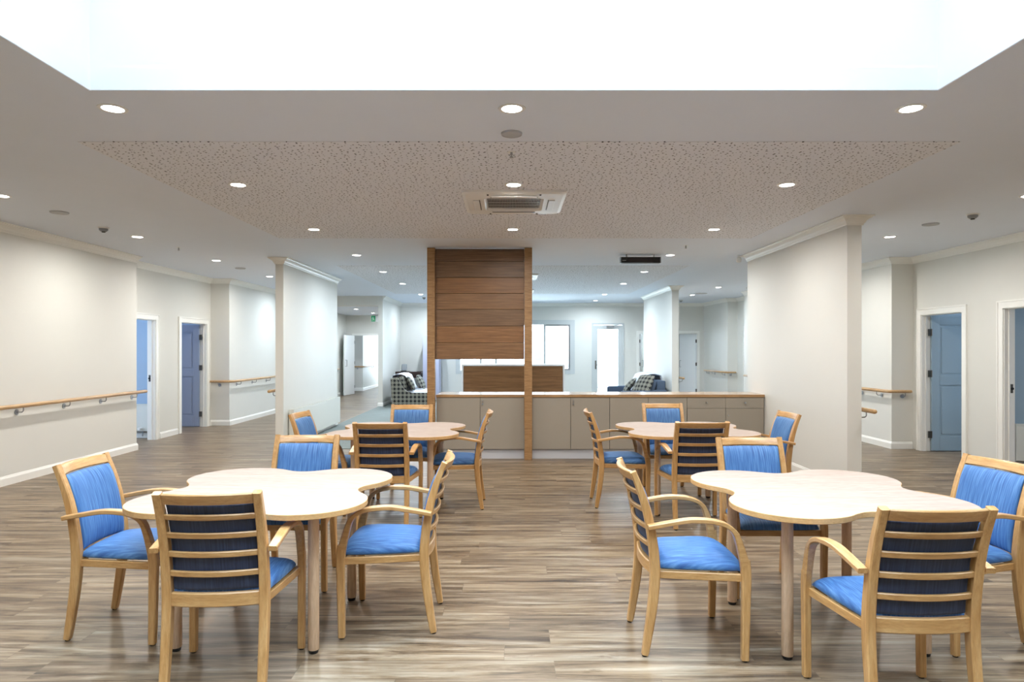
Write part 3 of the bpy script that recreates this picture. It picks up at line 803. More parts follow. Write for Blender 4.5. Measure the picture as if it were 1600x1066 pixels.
# ------------------------------------------------------------------ lounge seating
def pad(bm, cx, cy, cz, hx, hy, hz, p=6, n=14, rot=None, e=0.42):
    """closed rounded cushion"""
    tops = []; bots = []
    def sq(a): return a
    for j in range(n + 1):
        rt = []; rb = []
        for i in range(n + 1):
            u = -1 + 2 * i / n; v = -1 + 2 * j / n
            u = math.copysign(1 - (1 - abs(u)) ** 1.6, u); v = math.copysign(1 - (1 - abs(v)) ** 1.6, v)
            k = 1 - 0.10 * (u * u) * (v * v)
            hgt = max(0.0, (1 - abs(u) ** p) * (1 - abs(v) ** p)) ** e
            P = Vector((u * hx * k, v * hy * k, hz * hgt)); Q = Vector((u * hx * k, v * hy * k, -hz * hgt))
            if rot is not None: P = rot @ P; Q = rot @ Q
            edge = i in (0, n) or j in (0, n)
            vt = bm.verts.new(P + Vector((cx, cy, cz)))
            rt.append(vt); rb.append(vt if edge else bm.verts.new(Q + Vector((cx, cy, cz))))
        tops.append(rt); bots.append(rb)
    for j in range(n):
        for i in range(n):
            bm.faces.new((tops[j][i], tops[j][i + 1], tops[j + 1][i + 1], tops[j + 1][i]))
            q = (bots[j][i], bots[j + 1][i], bots[j + 1][i + 1], bots[j][i + 1])
            try: bm.faces.new(q)
            except ValueError: pass

def sofa(loc, rz, L, label, up='motif', hb=0.76, depth=0.95, ha=None):
    """faces local +x, long along y; back at -x"""
    t = thing('sofa', label, 'sofa', loc, rz)
    prof = [(0.02, 0.06), (depth, 0.06), (depth, 0.37), (0.52, 0.37), (0.40, 0.41), (0.30, 0.50), (0.22, 0.66), (0.17, hb - 0.01), (0.10, hb), (-0.02, hb - 0.02)]
    if ha: prof = [(0.02, 0.06), (depth, 0.06), (depth + 0.01, ha - 0.03), (depth - 0.03, ha), (0.30, ha + 0.01), (0.16, ha + 0.03), (-0.02, ha + 0.03)]
    for s in (-1, 1):
        b = nb(); y = s * (L / 2 - 0.055)
        A = [b.verts.new((x, y - 0.055, z)) for x, z in prof]; B = [b.verts.new((x, y + 0.055, z)) for x, z in prof]
        n = len(prof)
        for i in range(n): b.faces.new((A[i], A[(i + 1) % n], B[(i + 1) % n], B[i]))
        b.faces.new(A); b.faces.new(B[::-1])
        obj('arm', b, M[up], t, bevel=0.02)
    b = nb(); P2 = [(0.0, 0.06), (0.22, 0.06), (0.22, 0.45), (0.13, hb - 0.03), (-0.01, hb - 0.03)]
    A = [b.verts.new((x, -L / 2 + 0.115, z)) for x, z in P2]; B = [b.verts.new((x, L / 2 - 0.115, z)) for x, z in P2]
    for i in range(5): b.faces.new((A[i], A[(i + 1) % 5], B[(i + 1) % 5], B[i]))
    b.faces.new(A); b.faces.new(B[::-1]); obj('backrest', b, M[up], t, bevel=0.015)
    obj('seat_base', bx(0.23, depth - 0.02, -L / 2 + 0.115, L / 2 - 0.115, 0.06, 0.24), M[up], t)
    for s in (-1, 1):
        b = nb(); pad(b, 0.60, s * (L - 0.24) / 4, 0.325, 0.355, (L - 0.26) / 4, 0.075, 8); obj('seat_cushion', b, M['blue_up'] if up != 'motif' else M['throw'], t, smooth=60)
        b = nb(); pad(b, 0.27, s * (L - 0.24) / 4, 0.60, 0.20, (L - 0.26) / 4, 0.075, 6, rot=Matrix.Rotation(math.radians(70), 3, 'Y')); obj('back_cushion', b, M[up], t, smooth=60)
    b = nb()
    for x in (0.08, depth - 0.08):
        for s in (-1, 1): tube(b, [(x, s * (L / 2 - 0.08), 0), (x, s * (L / 2 - 0.08), 0.07)], 0.022, 10)
    obj('foot', b, M['black'], t)
    return t
CZ = 0.012
sofa((-3.06, 18.0, CZ), 0, 1.75, 'grey and black motif sofa against the left lounge wall')
def cushion(loc, rot, label, mat='motif_flat', s=0.21, hz=0.075):
    b = nb(); pad(b, 0, 0, 0, s, s, hz, 2.4, 16, e=0.8); o = obj('scatter_cushion', b, M[mat], smooth=70)
    o.location = loc; o.rotation_euler = rot
    return tag(o, label, 'cushion', 'scatter cushions on the lounge sofas')
cushion((-2.60, 17.45, CZ + 0.60), (0, math.radians(62), math.radians(8)), 'black and grey motif cushion nearest the arm of the left sofa')
cushion((-2.44, 18.25, CZ + 0.60), (0, math.radians(64), math.radians(-8)), 'motif cushion further along the left sofa')
def blanket(loc, rz, L, label, hb=0.76):
    b = nb(); n = 10
    prof = [(0.48, 0.42), (0.42, 0.52), (0.36, 0.68), (0.31, 0.79), (0.22, 0.835), (0.10, 0.835), (-0.02, 0.80), (-0.045, 0.70), (-0.05, 0.5)]
    prof = [(x, z + hb - 0.76) for x, z in prof]
    rows = []
    for j in range(n + 1):
        y = -L / 2 + L * j / n
        rows.append([b.verts.new((x + 0.008 * math.sin(j * 1.7 + i), y + 0.01 * math.sin(i * 1.3), z + 0.006 * math.sin(j * 2.1 + i))) for i, (x, z) in enumerate(prof)])
    for j in range(n):
        for i in range(len(prof) - 1): b.faces.new((rows[j][i], rows[j][i + 1], rows[j + 1][i + 1], rows[j + 1][i]))
    o = obj('throw_blanket', b, M['throw'], smooth=60)
    md = o.modifiers.new('cloth', 'SOLIDIFY'); md.thickness = 0.012; md.offset = 1
    o.location = loc; o.rotation_euler = (0, 0, rz)
    return tag(o, label, 'blanket')
blanket((-3.06, 18.0, CZ), 0, 1.1, 'white throw draped over the back of the left motif sofa')
# console table with a lamp-like stand, in the corner
ct = thing('console_table', 'dark espresso side table in the lounge corner behind the left sofa', 'table', (-2.98, 19.55, CZ))
obj('table_top', bx(-0.35, 0.40, -0.25, 0.25, 0.78, 0.84), M['espresso'], ct)
obj('apron', bx(-0.33, 0.38, -0.23, 0.23, 0.66, 0.78), M['espresso'], ct)
for sx in (-0.33, 0.34):
    for sy in (-0.23, 0.19): obj('leg', bx(sx, sx + 0.04, sy, sy + 0.04, 0, 0.66), M['espresso'], ct)
ph = thing('tabletop_monitor', 'small grey tilted screen standing on the dark side table', 'monitor', (-3.10, 19.5, CZ + 0.84))
b = nb(); pad(b, 0, 0, 0.115, 0.085, 0.11, 0.02, 8, 10, rot=Matrix.Rotation(math.radians(75), 3, 'X')); obj('screen', b, M['grey_plastic'], ph, smooth=50)
obj('stand', bx(-0.10, 0.06, -0.05, 0.07, 0, 0.02), M['black'], ph)
bk = thing('folded_paper', 'white folded paper lying on the dark side table', 'paper', (-2.83, 19.45, CZ + 0.84))
b = nb(); box(b, -0.10, 0.10, -0.07, 0.07, 0, 0.006); bmesh.ops.rotate(b, verts=b.verts, cent=(0, 0, 0), matrix=Matrix.Rotation(0.3, 3, 'Z')); obj('sheet', b, M['white'], bk)

sofa((3.45, 15.75, CZ), PI, 2.1, 'blue grey sofa with pale back throw against the right lounge wall', up='blue_up', hb=0.82, depth=1.0, ha=0.57)
cushion((2.86, 15.95, CZ + 0.62), (0, math.radians(-50), math.radians(-8)), 'leftmost leaning motif cushion on the right sofa', s=0.25)
cushion((2.98, 15.42, CZ + 0.66), (0, math.radians(-55), math.radians(6)), 'middle leaning motif cushion on the right sofa', s=0.25)
cushion((3.00, 14.98, CZ + 0.68), (0, math.radians(-62), math.radians(30)), 'largest motif cushion nearest the arm of the right sofa', s=0.27)
blanket((3.45, 16.0, CZ), PI, 1.3, 'pale throw over the back of the right lounge sofa', 0.84)

# ------------------------------------------------------------------ ceiling fixtures
def downlight():
    t = thing('downlight', '', 'ceiling light')
    b = nb(); lathe(b, [(0.058, 0.0), (0.058, -0.004), (0.066, -0.006), (0.078, -0.004), (0.080, 0.0)], 32); obj('trim_ring', b, M['plastic'], t, smooth=40)
    b = nb(); lathe(b, [(0.0, -0.003), (0.0578, -0.003), (0.0578, -0.0005)], 32); obj('lens', b, M['lens'], t)
    l = area_light('lamp', (0, 0, -0.010), 0.10, (0, 0, 0), LAMP_W, LAMP_COL, disk=True, spread=math.radians(172)); l.parent = t
    return t
DL = downlight(); first = [True]
COOL = [c for c in DL.children if c.type == 'LIGHT'][0].data.copy(); COOL.energy = 25.0; COOL.color = (0.80, 0.91, 1.0)   # lounge and far corridor lamps made stronger and bluer to stand in for daylight
def put_light(x, y, label, z=H):
    z -= 0.0005
    if first[0]:
        DL.location = (x, y, z); DL['label'] = label; DL['group'] = 'recessed ceiling downlights'; first[0] = False; return DL
    return dup(DL, (x, y, z), 0, label, 'recessed ceiling downlights', cool=y > 11.5 and abs(x) < 4.5 or y > 14)
for n_, x in (('left', -2.28), ('middle', 0.01), ('right', 2.30)):
    put_light(x, 3.82, 'large bright round downlight, %s one of the row beside the skylight edge' % n_)
for n_, x in (('left', -2.28), ('middle', 0.03), ('right', 2.32)):
    put_light(x, 5.58, 'round downlight, %s one of the row level with the big air conditioner' % n_, H - 0.004)
for n_, x in (('left', -2.26), ('middle', 0.03), ('right', 2.35)):
    put_light(x, 7.67, 'round downlight, %s one of the row on the far edge of the perforated panel' % n_, H - 0.004)
for n_, x in (('left of the walnut screen top', -2.26), ('right of the black strip heater', 2.36)):
    put_light(x, 9.80, 'small round downlight ' + n_)
LAB = {11.9: ('first lounge downlight left of the walnut screen', 'first lounge downlight beyond the black strip heater'),
       14.07: ('second lounge downlight left of the walnut screen', 'second lounge downlight beyond the black strip heater'),
       16.9: ('third lounge downlight, close to the left post of the walnut screen', 'third lounge downlight beyond the black strip heater')}
for y, (la, lb_) in LAB.items():
    put_light(-2.27, y, la, H - 0.004 if y < 16.7 else H); put_light(2.40, y, lb_, H - 0.004 if y < 16.7 else H)
put_light(2.45, 19.1, 'farthest tiny lounge downlight above the glazed door'); put_light(-2.3, 19.1, 'farthest lounge downlight hidden behind the walnut screen')
for y, s in ((6.0, 'cut by the left edge of the picture'), (8.2, 'above the left handrail wall'), (10.4, 'above the first left doorway'), (12.7, 'just left of the radiator partition')):
    put_light(-4.59, y, 'small round corridor downlight ' + s)
for y, s in ((6.0, 'cut by the right edge of the picture'), (8.2, 'right of the large white partition'), (10.4, 'hidden behind the large white partition'), (12.7, 'deep behind the large white partition'), (14.95, 'nearer one beyond the far right stub wall'), (17.1, 'farther one beyond the far right stub wall')):
    put_light(4.68, y, 'small round corridor downlight ' + s)
put_light(-4.59, 15.2, 'small corridor downlight in front of the left bulkhead')
put_light(-4.35, 18.8, 'nearer low downlight in the corridor under the bulkhead', 2.64); put_light(-4.30, 20.9, 'farther low downlight beside the green exit sign', 2.64)
for x in (-4.59, 4.68):
    for y, s in ((1.6, 'beside'), (-1.6, 'behind')):
        put_light(x, y, 'round downlight %s the camera on the %s side' % (s, 'left' if x < 0 else 'right'))

def cassette(loc, label, s=0.46):
    t = thing('air_conditioner_cassette', label, 'air conditioner', loc, 0, 'ceiling air conditioner cassettes')
    b = nb()
    def ringf(r0, z0, r1, z1, c0=0.05, c1=0.05):
        def sqr(r, z, c):
            P = []
            for cx_, cy_, a0 in ((r - c, r - c, 0), (-r + c, r - c, 90), (-r + c, -r + c, 180), (r - c, -r + c, 270)):
                for k in range(5):
                    a = math.radians(a0 + k * 22.5); P.append(b.verts.new((cx_ + c * math.cos(a), cy_ + c * math.sin(a), z)))
            return P
        A = sqr(r0, z0, c0); B = sqr(r1, z1, c1); n = len(A)
        for i in range(n): b.faces.new((A[i], A[(i + 1) % n], B[(i + 1) % n], B[i]))
    ringf(s, 0, s, -0.018); ringf(s, -0.018, s - 0.03, -0.030); ringf(s - 0.03, -0.030, 0.27, -0.034, 0.04, 0.04); ringf(0.27, -0.034, 0.245, -0.012, 0.04, 0.03)
    obj('fascia', b, M['plastic'], t, smooth=35)
    for k in range(4):
        b = nb(); box(b, -0.20, 0.20, 0.315, 0.372, -0.041, -0.035); o = obj('louvre_flap', b, M['plastic'], t, bevel=0.003); o.rotation_euler = (0, 0, k * PI / 2)
        b = nb(); box(b, -0.21, 0.21, 0.308, 0.3145, -0.0365, -0.0335); o = obj('air_slot', b, M['black'], t); o.rotation_euler = (0, 0, k * PI / 2)
    obj('filter', bx(-0.245, 0.245, -0.245, 0.245, -0.012, -0.008), M['black'], t)
    b = nb(); n = 32
    for k in range(n + 1):
        x = -0.235 + 0.47 * k / n; box(b, x - 0.0009, x + 0.0009, -0.235, 0.235, -0.034, -0.028)
    for k in range(5):
        y = -0.235 + 0.47 * k / 4; box(b, -0.237, 0.237, y - 0.002, y + 0.002, -0.036, -0.034)
    obj('grille', b, M['plastic'], t)
    for sx in (-1, 1):
        for sy in (-1, 1): obj('clip', bx(sx * 0.23 - 0.008, sx * 0.23 + 0.008, sy * 0.405 - 0.014, sy * 0.405 + 0.014, -0.037, -0.032), M['black'], t)
    return t
ac = cassette((0.035, 6.22, H - 0.004), 'large square air conditioner cassette with dark grille in the perforated ceiling')
dup(ac, (0.06, 12.65, H - 0.004), 0, 'nearer distant air conditioner corner right of the walnut screen')
dup(ac, (0.10, 15.85, H - 0.004), 0, 'farther tiny air conditioner corner right of the walnut screen')

def disc(x, y, r, label, cat, z=H):
    b = nb(); lathe(b, [(0, -0.010), (r * 0.86, -0.009), (r * 0.9, -0.012), (r * 0.97, -0.012), (r, -0.004), (r, 0)], 32)
    o = obj('ceiling_speaker', b, M['grey_plastic'] if cat == 'x' else M['speaker'], smooth=40); o.location = (x, y, z); tag(o, label, 'speaker', 'round ceiling speakers')
M['speaker'] = paint('pale grey speaker mesh', srgb(178, 180, 184), 0.6, 0.02)
disc(0.01, 4.26, 0.068, 'flat round ceiling speaker below the middle front downlight', 's')
disc(-4.55, 6.72, 0.085, 'flat round ceiling disc left of the smoke detector above the left wall', 's')
disc(-4.62, 11.4, 0.085, 'small flat ceiling disc near the left corridor downlights', 's')
disc(4.65, 7.36, 0.085, 'flat round ceiling disc left of the right-hand smoke detector', 's')
disc(4.75, 16.6, 0.16, 'tiny distant ceiling disc in the right corridor', 's')
def detector(x, y, label, z=H):
    t = thing('smoke_detector', label, 'smoke detector', (x, y, z), 0, 'smoke detectors')
    b = nb(); lathe(b, [(0, -0.012), (0.055, -0.012), (0.060, -0.004), (0.060, 0)], 28); obj('base', b, M['plastic'], t, smooth=40)
    b = nb(); lathe(b, [(0.046, -0.012), (0.046, -0.030), (0.030, -0.046), (0, -0.048)], 28); obj('sensor_head', b, M['grey_plastic'], t, smooth=40)
    b = nb(); lathe(b, [(0.020, -0.047), (0.020, -0.056), (0.0, -0.058)], 16); obj('sensor_tip', b, M['black'], t, smooth=40)
detector(-4.63, 7.58, 'smoke detector above the long left handrail wall')
detector(4.74, 6.82, 'smoke detector above the right-hand blue door wall')
detector(-2.30, 17.8, 'tiny smoke detector by the left post of the walnut screen')
detector(4.85, 18.9, 'tiny smoke detector in the far right corridor')
def sprinkler(x, y, label, z=H):
    t = thing('sprinkler_head', label, 'sprinkler', (x, y, z), 0, 'ceiling sprinkler heads')
    b = nb(); lathe(b, [(0.0, -0.002), (0.028, -0.002), (0.030, 0)], 20); obj('rose', b, M['plastic'], t)
    b = nb(); lathe(b, [(0.008, 0), (0.008, -0.018), (0.004, -0.022), (0.004, -0.034), (0.0, -0.035)], 12)
    tube(b, [(-0.008, 0, -0.016), (-0.012, 0, -0.026), (0, 0, -0.038)], 0.0022, 6); tube(b, [(0.008, 0, -0.016), (0.012, 0, -0.026), (0, 0, -0.038)], 0.0022, 6)
    lathe(b, [(0, -0.037), (0.015, -0.037), (0.015, -0.040), (0, -0.040)], 16); obj('nozzle', b, M['metal'], t)
sprinkler(0.01, 4.66, 'sprinkler head between the front speaker and the big air conditioner', H - 0.004)
sprinkler(-4.52, 9.08, 'sprinkler head above the left recess doorways')
sprinkler(2.35, 8.90, 'sprinkler head between the perforated panel and the right partition')
sprinkler(5.3, 14.9, 'tiny sprinkler head at the far end of the right partition')
# black strip heater
hy = 9.75
ht = thing('strip_heater', 'black rectangular radiant strip heater hung under the ceiling', 'heater', (1.905, hy, H))
obj('housing', bx(-0.285, 0.285, -0.05, 0.06, -0.128, -0.042), M['black'], ht, bevel=0.004)
obj('heating_glass', bx(-0.19, 0.18, -0.053, -0.0505, -0.118, -0.052), M['dark_glass'], ht)
for s in (-1, 1): obj('end_cap', bx(min(s * 0.286, s * 0.296), max(s * 0.286, s * 0.296), -0.052, 0.062, -0.130, -0.040), M['metal'], ht)
for s in (-1, 1): obj('hanger', bx(s * 0.2 - 0.01, s * 0.2 + 0.01, -0.01, 0.01, -0.042, 0), M['metal'], ht)
obj('badge', bx(-0.27, -0.215, -0.0525, -0.0505, -0.094, -0.090), M['plastic'], ht)
# motion sensor at the partition corner
ms = thing('motion_sensor', 'small white motion sensor at the far ceiling corner of the right partition', 'sensor', (3.36, 9.80, H))
b = nb(); tube(b, [(0, 0, 0), (0, 0, -0.04)], 0.012, 10); tube(b, [(0, 0, -0.02), (0.14, 0, -0.02)], 0.012, 8); obj('mount', b, M['plastic'], ms)
b = nb(); pad(b, 0, -0.02, -0.075, 0.035, 0.03, 0.04, 4, 8); obj('sensor_head', b, M['plastic'], ms, smooth=60)
# exit sign
ex = thing('exit_sign', 'small green and white exit sign hanging in the distant left corridor', 'sign', (-4.14, 20.35, 2.64))
obj('housing', bx(-0.10, 0.16, -0.03, 0.03, -0.30, -0.11), M['white'], ex)
obj('green_face', bx(-0.095, 0.03, -0.036, -0.031, -0.295, -0.115), M['green'], ex)
b = nb()
for a, c in (((-0.045, -0.10), (-0.045, -0.115)),): tube(b, [(a[0], -0.037, a[1]), (c[0], -0.037, c[1])], 0.010, 8)
for a, c in (((-0.045, -0.12), (-0.035, -0.165)), ((-0.035, -0.165), (-0.065, -0.215)), ((-0.035, -0.165), (0.0, -0.20)), ((-0.045, -0.13), (-0.005, -0.145)), ((-0.045, -0.13), (-0.075, -0.155))):
    tube(b, [(a[0], -0.037, a[1]), (c[0], -0.037, c[1])], 0.006, 6)
bmesh.ops.translate(b, verts=b.verts, vec=(0, 0, -0.05))
obj('running_figure', b, M['white'], ex)
b = nb()
for x in (-0.05, 0.11): tube(b, [(x, 0, -0.11), (x, 0, 0)], 0.006, 6)
obj('hanger', b, M['metal'], ex)

# ------------------------------------------------------------------ dining chairs
ARC = [(-0.2375, 0.0), (-0.221, 0.10), (-0.203, 0.22), (-0.190, 0.34), (-0.187, 0.44), (-0.195, 0.54), (-0.218, 0.68), (-0.252, 0.80), (-0.295, 0.911)]
def post_y(z):
    for (ya, za), (yb, zb_) in zip(ARC, ARC[1:]):
        if z <= zb_: return ya + (yb - ya) * (z - za) / (zb_ - za)
    return ARC[-1][0]
def bowed(bm, z, h, t, xh, bow, yo=0.0, n=10, taper=1.0):
    """cross rail bowed backwards in the middle, section height h and thickness t"""
    pts = []
    for i in range(n + 1):
        x = -xh + 2 * xh * i / n
        pts.append((x, post_y(z) + yo - bow * (1 - (x / xh) ** 2), z))
    rings = []
    for (x, y, zz) in pts:
        dy = (post_y(zz + h / 2) - post_y(zz - h / 2)) / 2
        q = t / 2; e = min(h, t) * 0.18
        sec = [(-q, -h / 2 + e), (-q + e, -h / 2), (q - e, -h / 2), (q, -h / 2 + e), (q, h / 2 - e), (q - e, h / 2), (-q + e, h / 2), (-q, h / 2 - e)]
        rings.append([bm.verts.new((x, y + a + dy * (c / (h / 2)), zz + c)) for a, c in sec])
    for a, c in zip(rings, rings[1:]):
        for k in range(8): bm.faces.new((a[k], a[(k + 1) % 8], c[(k + 1) % 8], c[k]))
    bm.faces.new(rings[0][::-1]); bm.faces.new(rings[-1])

def make_chair():
    t = thing('dining_chair', '', 'chair')
    for s in (-1, 1):
        b = nb(); P = spline([(s * 0.207, y, z) for y, z in ARC], 3); n = len(P)
        W = [0.036 + 0.004 * math.sin(PI * i / (n - 1)) for i in range(n)]
        T = [0.030 + 0.018 * math.sin(PI * min(1, (i / (n - 1)) * 1.05)) ** 0.8 for i in range(n)]
        for i in range(n): P[i] = Vector(P[i])
        P[0].z = 0.008
        sweep(b, P, (1, 0, 0), W, T, 0.14)
        lg = obj('rear_leg', b, M['beech_z'], t, smooth=35)
        g = nb(); lathe(g, [(0, 0), (0.013, 0), (0.013, 0.009), (0, 0.009)], 12, s * 0.207, -0.2365); obj('glide', g, M['black'], lg)
        # front leg
        b = nb(); P = spline([(s * 0.265, 0.2375, 0.008), (s * 0.265, 0.240, 0.15), (s * 0.265, 0.243, 0.32), (s * 0.265, 0.244, 0.42), (s * 0.265, 0.236, 0.49)], 3)
        n = len(P); sweep(b, P, (1, 0, 0), [0.034] * n, [0.034 + 0.014 * (i / (n - 1)) for i in range(n)], 0.14)
        lg = obj('front_leg', b, M['beech_z'], t, smooth=35)
        g = nb(); lathe(g, [(0, 0), (0.013, 0), (0.013, 0.009), (0, 0.009)], 12, s * 0.265, 0.2375); obj('glide', g, M['black'], lg)
        # bent arm
        ctr = [(s * 0.265, 0.238, 0.470), (s * 0.265, 0.222, 0.530), (s * 0.265, 0.206, 0.585), (s * 0.264, 0.186, 0.630), (s * 0.262, 0.145, 0.662), (s * 0.260, 0.08, 0.679), (s * 0.256, -0.02, 0.683), (s * 0.253, -0.12, 0.668), (s * 0.251, -0.228, 0.648)]
        P = spline(ctr, 3); n = len(P)
        W = [0.034 + 0.012 * min(1, i / (n * 0.55)) - 0.006 * max(0, i / (n - 1) - 0.8) / 0.2 for i in range(n)]
        T = [0.044 - 0.022 * min(1, i / (n * 0.42)) for i in range(n)]
        b = nb(); sweep(b, P, (1, 0, 0), W, T, 0.16); obj('armrest', b, M['beech_y'], t, smooth=35)
    # seat frame
    b = nb()
    def bar(p, q, w_, h_):
        p = Vector(p); q = Vector(q); sweep(b, [p, q], (0, 0, 1), h_, w_, 0.1)
    bar((-0.256, 0.232, 0.402), (0.256, 0.232, 0.402), 0.022, 0.036)
    obj('front_seat_rail', b, M['beech_x'], t)
    for s in (-1, 1):
        b = nb(); bar((s * 0.196, -0.175, 0.402), (s * 0.252, 0.232, 0.402), 0.022, 0.036); obj('side_seat_rail', b, M['beech_y'], t)
    b = nb(); bowed(b, 0.425, 0.062, 0.026, 0.190, 0.022); obj('lower_back_rail', b, M['beech_x'], t, smooth=35)
    b = nb(); bowed(b, 0.884, 0.048, 0.026, 0.188, 0.032); obj('top_rail', b, M['beech_x'], t, smooth=35)
    for z in (0.802, 0.718, 0.632, 0.543):
        b = nb(); bowed(b, z, 0.026, 0.018, 0.189, 0.030, -0.006); obj('back_slat', b, M['beech_x'], t, smooth=35)
    # seat cushion
    b = nb(); n = 18; tops = []; bots = []
    for j in range(n + 1):
        rt = []; rb = []
        for i in range(n + 1):
            uu = -1 + 2 * i / n; v = -1 + 2 * j / n
            uu = math.copysign(1 - (1 - abs(uu)) ** 1.7, uu); v = math.copysign(1 - (1 - abs(v)) ** 1.7, v)
            fy = (v + 1) / 2
            hw = min(0.203 + 0.052 * fy, 0.247)
            k = 1 - 0.035 * max(0, uu * uu * v * v) ** 1.5
            y = -0.182 + (0.182 + 0.250) * fy + 0.014 * (1 - uu * uu) * max(0, v)
            x = uu * hw * k
            h1 = max(0, (1 - abs(uu) ** 7) * (1 - abs(v) ** 7)) ** 0.45
            dome = 0.012 * (1 - uu * uu) * (1 - v * v)
            e_ = i in (0, n) or j in (0, n)
            drop = -0.010 * max(0, v) ** 4
            vt = b.verts.new((x, y * (1 - 0.02 * abs(uu) ** 4 if v > 0 else 1), 0.436 + 0.046 * h1 + dome + drop))
            rt.append(vt); rb.append(vt if e_ else b.verts.new((x, y, 0.436 - 0.018 * h1)))
        tops.append(rt); bots.append(rb)
    for j in range(n):
        for i in range(n):
            b.faces.new((tops[j][i], tops[j][i + 1], tops[j + 1][i + 1], tops[j + 1][i]))
            try: b.faces.new((bots[j][i], bots[j + 1][i], bots[j + 1][i + 1], bots[j][i + 1]))
            except ValueError: pass
    obj('seat', b, M['fab_h'], t, smooth=80)
    # padded back
    b = nb(); n = 16; F = []; K = []
    z0, z1 = 0.462, 0.857
    for j in range(n + 1):
        rf = []; rk = []
        for i in range(n + 1):
            uu = -1 + 2 * i / n; v = -1 + 2 * j / n
            uu = math.copysign(1 - (1 - abs(uu)) ** 1.7, uu); v = math.copysign(1 - (1 - abs(v)) ** 1.7, v)
            x = uu * 0.1865; z = (z0 + z1) / 2 + v * (z1 - z0) / 2
            yb = post_y(z) - 0.028 * (1 - uu * uu) + 0.012
            h1 = max(0, (1 - abs(uu) ** 7) * (1 - abs(v) ** 7)) ** 0.5
            e_ = i in (0, n) or j in (0, n)
            vt = b.verts.new((x, yb + 0.004 + 0.026 * h1 + 0.008 * (1 - uu * uu) * (1 - v * v), z))
            rf.append(vt); rk.append(vt if e_ else b.verts.new((x, yb - 0.006 * h1, z)))
        F.append(rf); K.append(rk)
    for j in range(n):
        for i in range(n):
            b.faces.new((F[j][i], F[j][i + 1], F[j + 1][i + 1], F[j + 1][i]))
            try:
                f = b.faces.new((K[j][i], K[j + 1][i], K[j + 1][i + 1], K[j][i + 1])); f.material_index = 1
            except ValueError: pass
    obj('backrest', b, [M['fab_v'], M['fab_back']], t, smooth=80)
    return t
CH = make_chair(); used = [False]
def chair(x, y, deg, label, group):
    """deg: direction the sitter faces, measured from +y (away from the camera) anticlockwise"""
    rz = math.radians(deg)
    if not used[0]:
        used[0] = True; CH.location = (x, y, 0); CH.rotation_euler = (0, 0, rz); CH['label'] = label; CH['group'] = group; return CH
    return dup(CH, (x, y, 0), rz, label, group)
g1, g2, g3, g4 = 'chairs at the near left table', 'chairs at the near right table', 'chairs at the far left table', 'chairs at the far right table'
chair(-1.303, 3.113, 4, 'beech chair with its slatted back to the camera at the near left table', g1)
chair(-0.649, 3.760, 91, 'blue armchair on the right side of the near left table, facing left', g1)
chair(-2.070, 3.677, -90, 'blue armchair at far left, leftmost one of the near left table', g1)
chair(-1.425, 4.395, 180, 'blue chair behind the near left table, facing the camera', g1)
chair(0.903, 3.500, -90, 'blue armchair on the left side of the near right table, facing right', g2)
chair(1.635, 4.270, 180, 'blue chair behind the near right table, facing the camera', g2)
chair(1.635, 2.838, 0, 'beech chair with its slatted back to the camera at the near right table', g2)
chair(2.386, 3.588, 100, 'blue armchair cut by the right picture edge at the near right table', g2)
chair(-1.070, 5.760, 0, 'slat-backed chair seen from behind at the far left table', g3)
chair(-0.500, 6.490, 90, 'chair on the right side of the far left table, facing left', g3)
chair(-1.065, 6.945, 180, 'chair behind the far left table, in front of the walnut post', g3)
chair(-1.720, 6.330, -95, 'chair on the left side of the far left table beside the radiator', g3)
chair(1.595, 5.810, 0, 'slat-backed chair seen from behind at the far right table', g4)
chair(1.060, 6.550, -90, 'chair on the left side of the far right table, facing right', g4)
chair(1.690, 7.110, 180, 'chair behind the far right table, in front of the taupe cabinets', g4)
chair(2.370, 6.340, 92, 'chair on the right side of the far right table beside the white partition', g4)

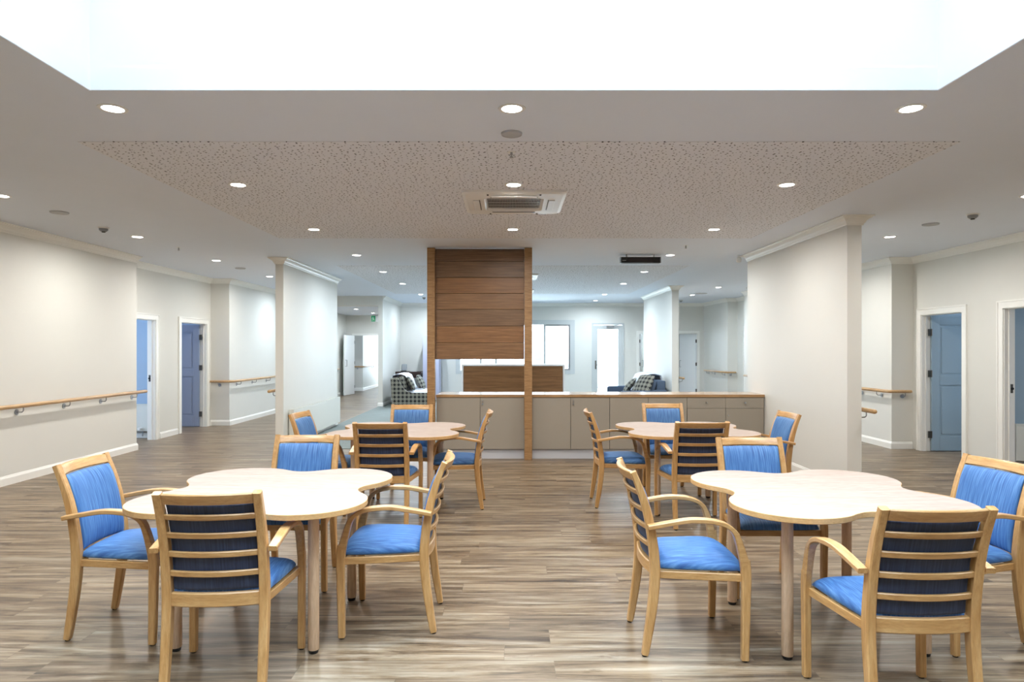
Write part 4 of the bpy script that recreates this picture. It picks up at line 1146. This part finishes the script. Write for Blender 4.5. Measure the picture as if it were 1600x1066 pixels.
# ------------------------------------------------------------------ clover tables
def clover(off=0.0):
    R, c, rf, cf = 0.30 - off, 0.302, 0.145 + off, 0.632
    out = []
    # lobe centres at (c,c) etc, concave fillets centred on the axes
    ang = math.degrees(math.atan2(0 - c, cf - c))           # direction from lobe centre to fillet centre
    for k in range(4):
        a0 = ang; a1 = 90 - ang
        seg = []
        for i in range(29):
            a = math.radians(a0 + (a1 - a0) * i / 28); seg.append((c + R * math.cos(a), c + R * math.sin(a)))
        # fillet centred on (0,cf): from the lobe (c,c) side to the lobe (-c,c) side
        t0 = math.degrees(math.atan2(c - cf, c - 0)); t1 = -180 - t0
        for i in range(1, 12):
            a = math.radians(t0 + (t1 - t0) * i / 12); seg.append((rf * math.cos(a), cf + rf * math.sin(a)))
        rz = k * PI / 2
        out += [(x * math.cos(rz) - y * math.sin(rz), x * math.sin(rz) + y * math.cos(rz)) for x, y in seg]
    return out
def make_table():
    t = thing('clover_table', '', 'table')
    P = clover(); Q = clover(0.003); b = nb()
    rings = []
    for pts, z in ((Q, 0.722), (P, 0.725), (P, 0.7485), (Q, 0.750)):
        rings.append([b.verts.new((x, y, z)) for x, y in pts])
    n = len(P)
    for r0, r1 in zip(rings, rings[1:]):
        for i in range(n): f = b.faces.new((r0[i], r0[(i + 1) % n], r1[(i + 1) % n], r1[i])); f.material_index = 1
    f = b.faces.new(rings[-1]); f.material_index = 0
    f = b.faces.new(rings[0][::-1]); f.material_index = 1
    obj('tabletop', b, [M['top'], M['edge']], t)
    for sx in (-1, 1):
        for sy in (-1, 1):
            b = nb(); lathe(b, [(0, 0.018), (0.026, 0.018), (0.0275, 0.02), (0.0275, 0.712), (0.045, 0.714), (0.045, 0.722), (0, 0.722)], 28, sx * 0.35, sy * 0.35)
            lg = obj('leg', b, M['leg'], t, smooth=40)
            g = nb(); lathe(g, [(0, 0), (0.020, 0), (0.023, 0.004), (0.023, 0.018), (0, 0.018)], 20, sx * 0.35, sy * 0.35); obj('foot_cap', g, M['black'], lg)
    return t
TB = make_table(); TB.location = (-1.32, 3.69, 0); TB.rotation_euler = (0, 0, math.radians(-2))
TG = 'clover-shaped dining tables'
TB['label'] = 'pale clover-shaped four-leg table, near left one'; TB['group'] = TG
dup(TB, (1.69, 3.63, 0), math.radians(3), 'pale clover-shaped four-leg table, near right one', TG)
dup(TB, (-1.06, 6.39, 0), math.radians(-2), 'pale clover-shaped four-leg table, far left one', TG)
dup(TB, (1.68, 6.42, 0), math.radians(2), 'pale clover-shaped four-leg table, far right one', TG)
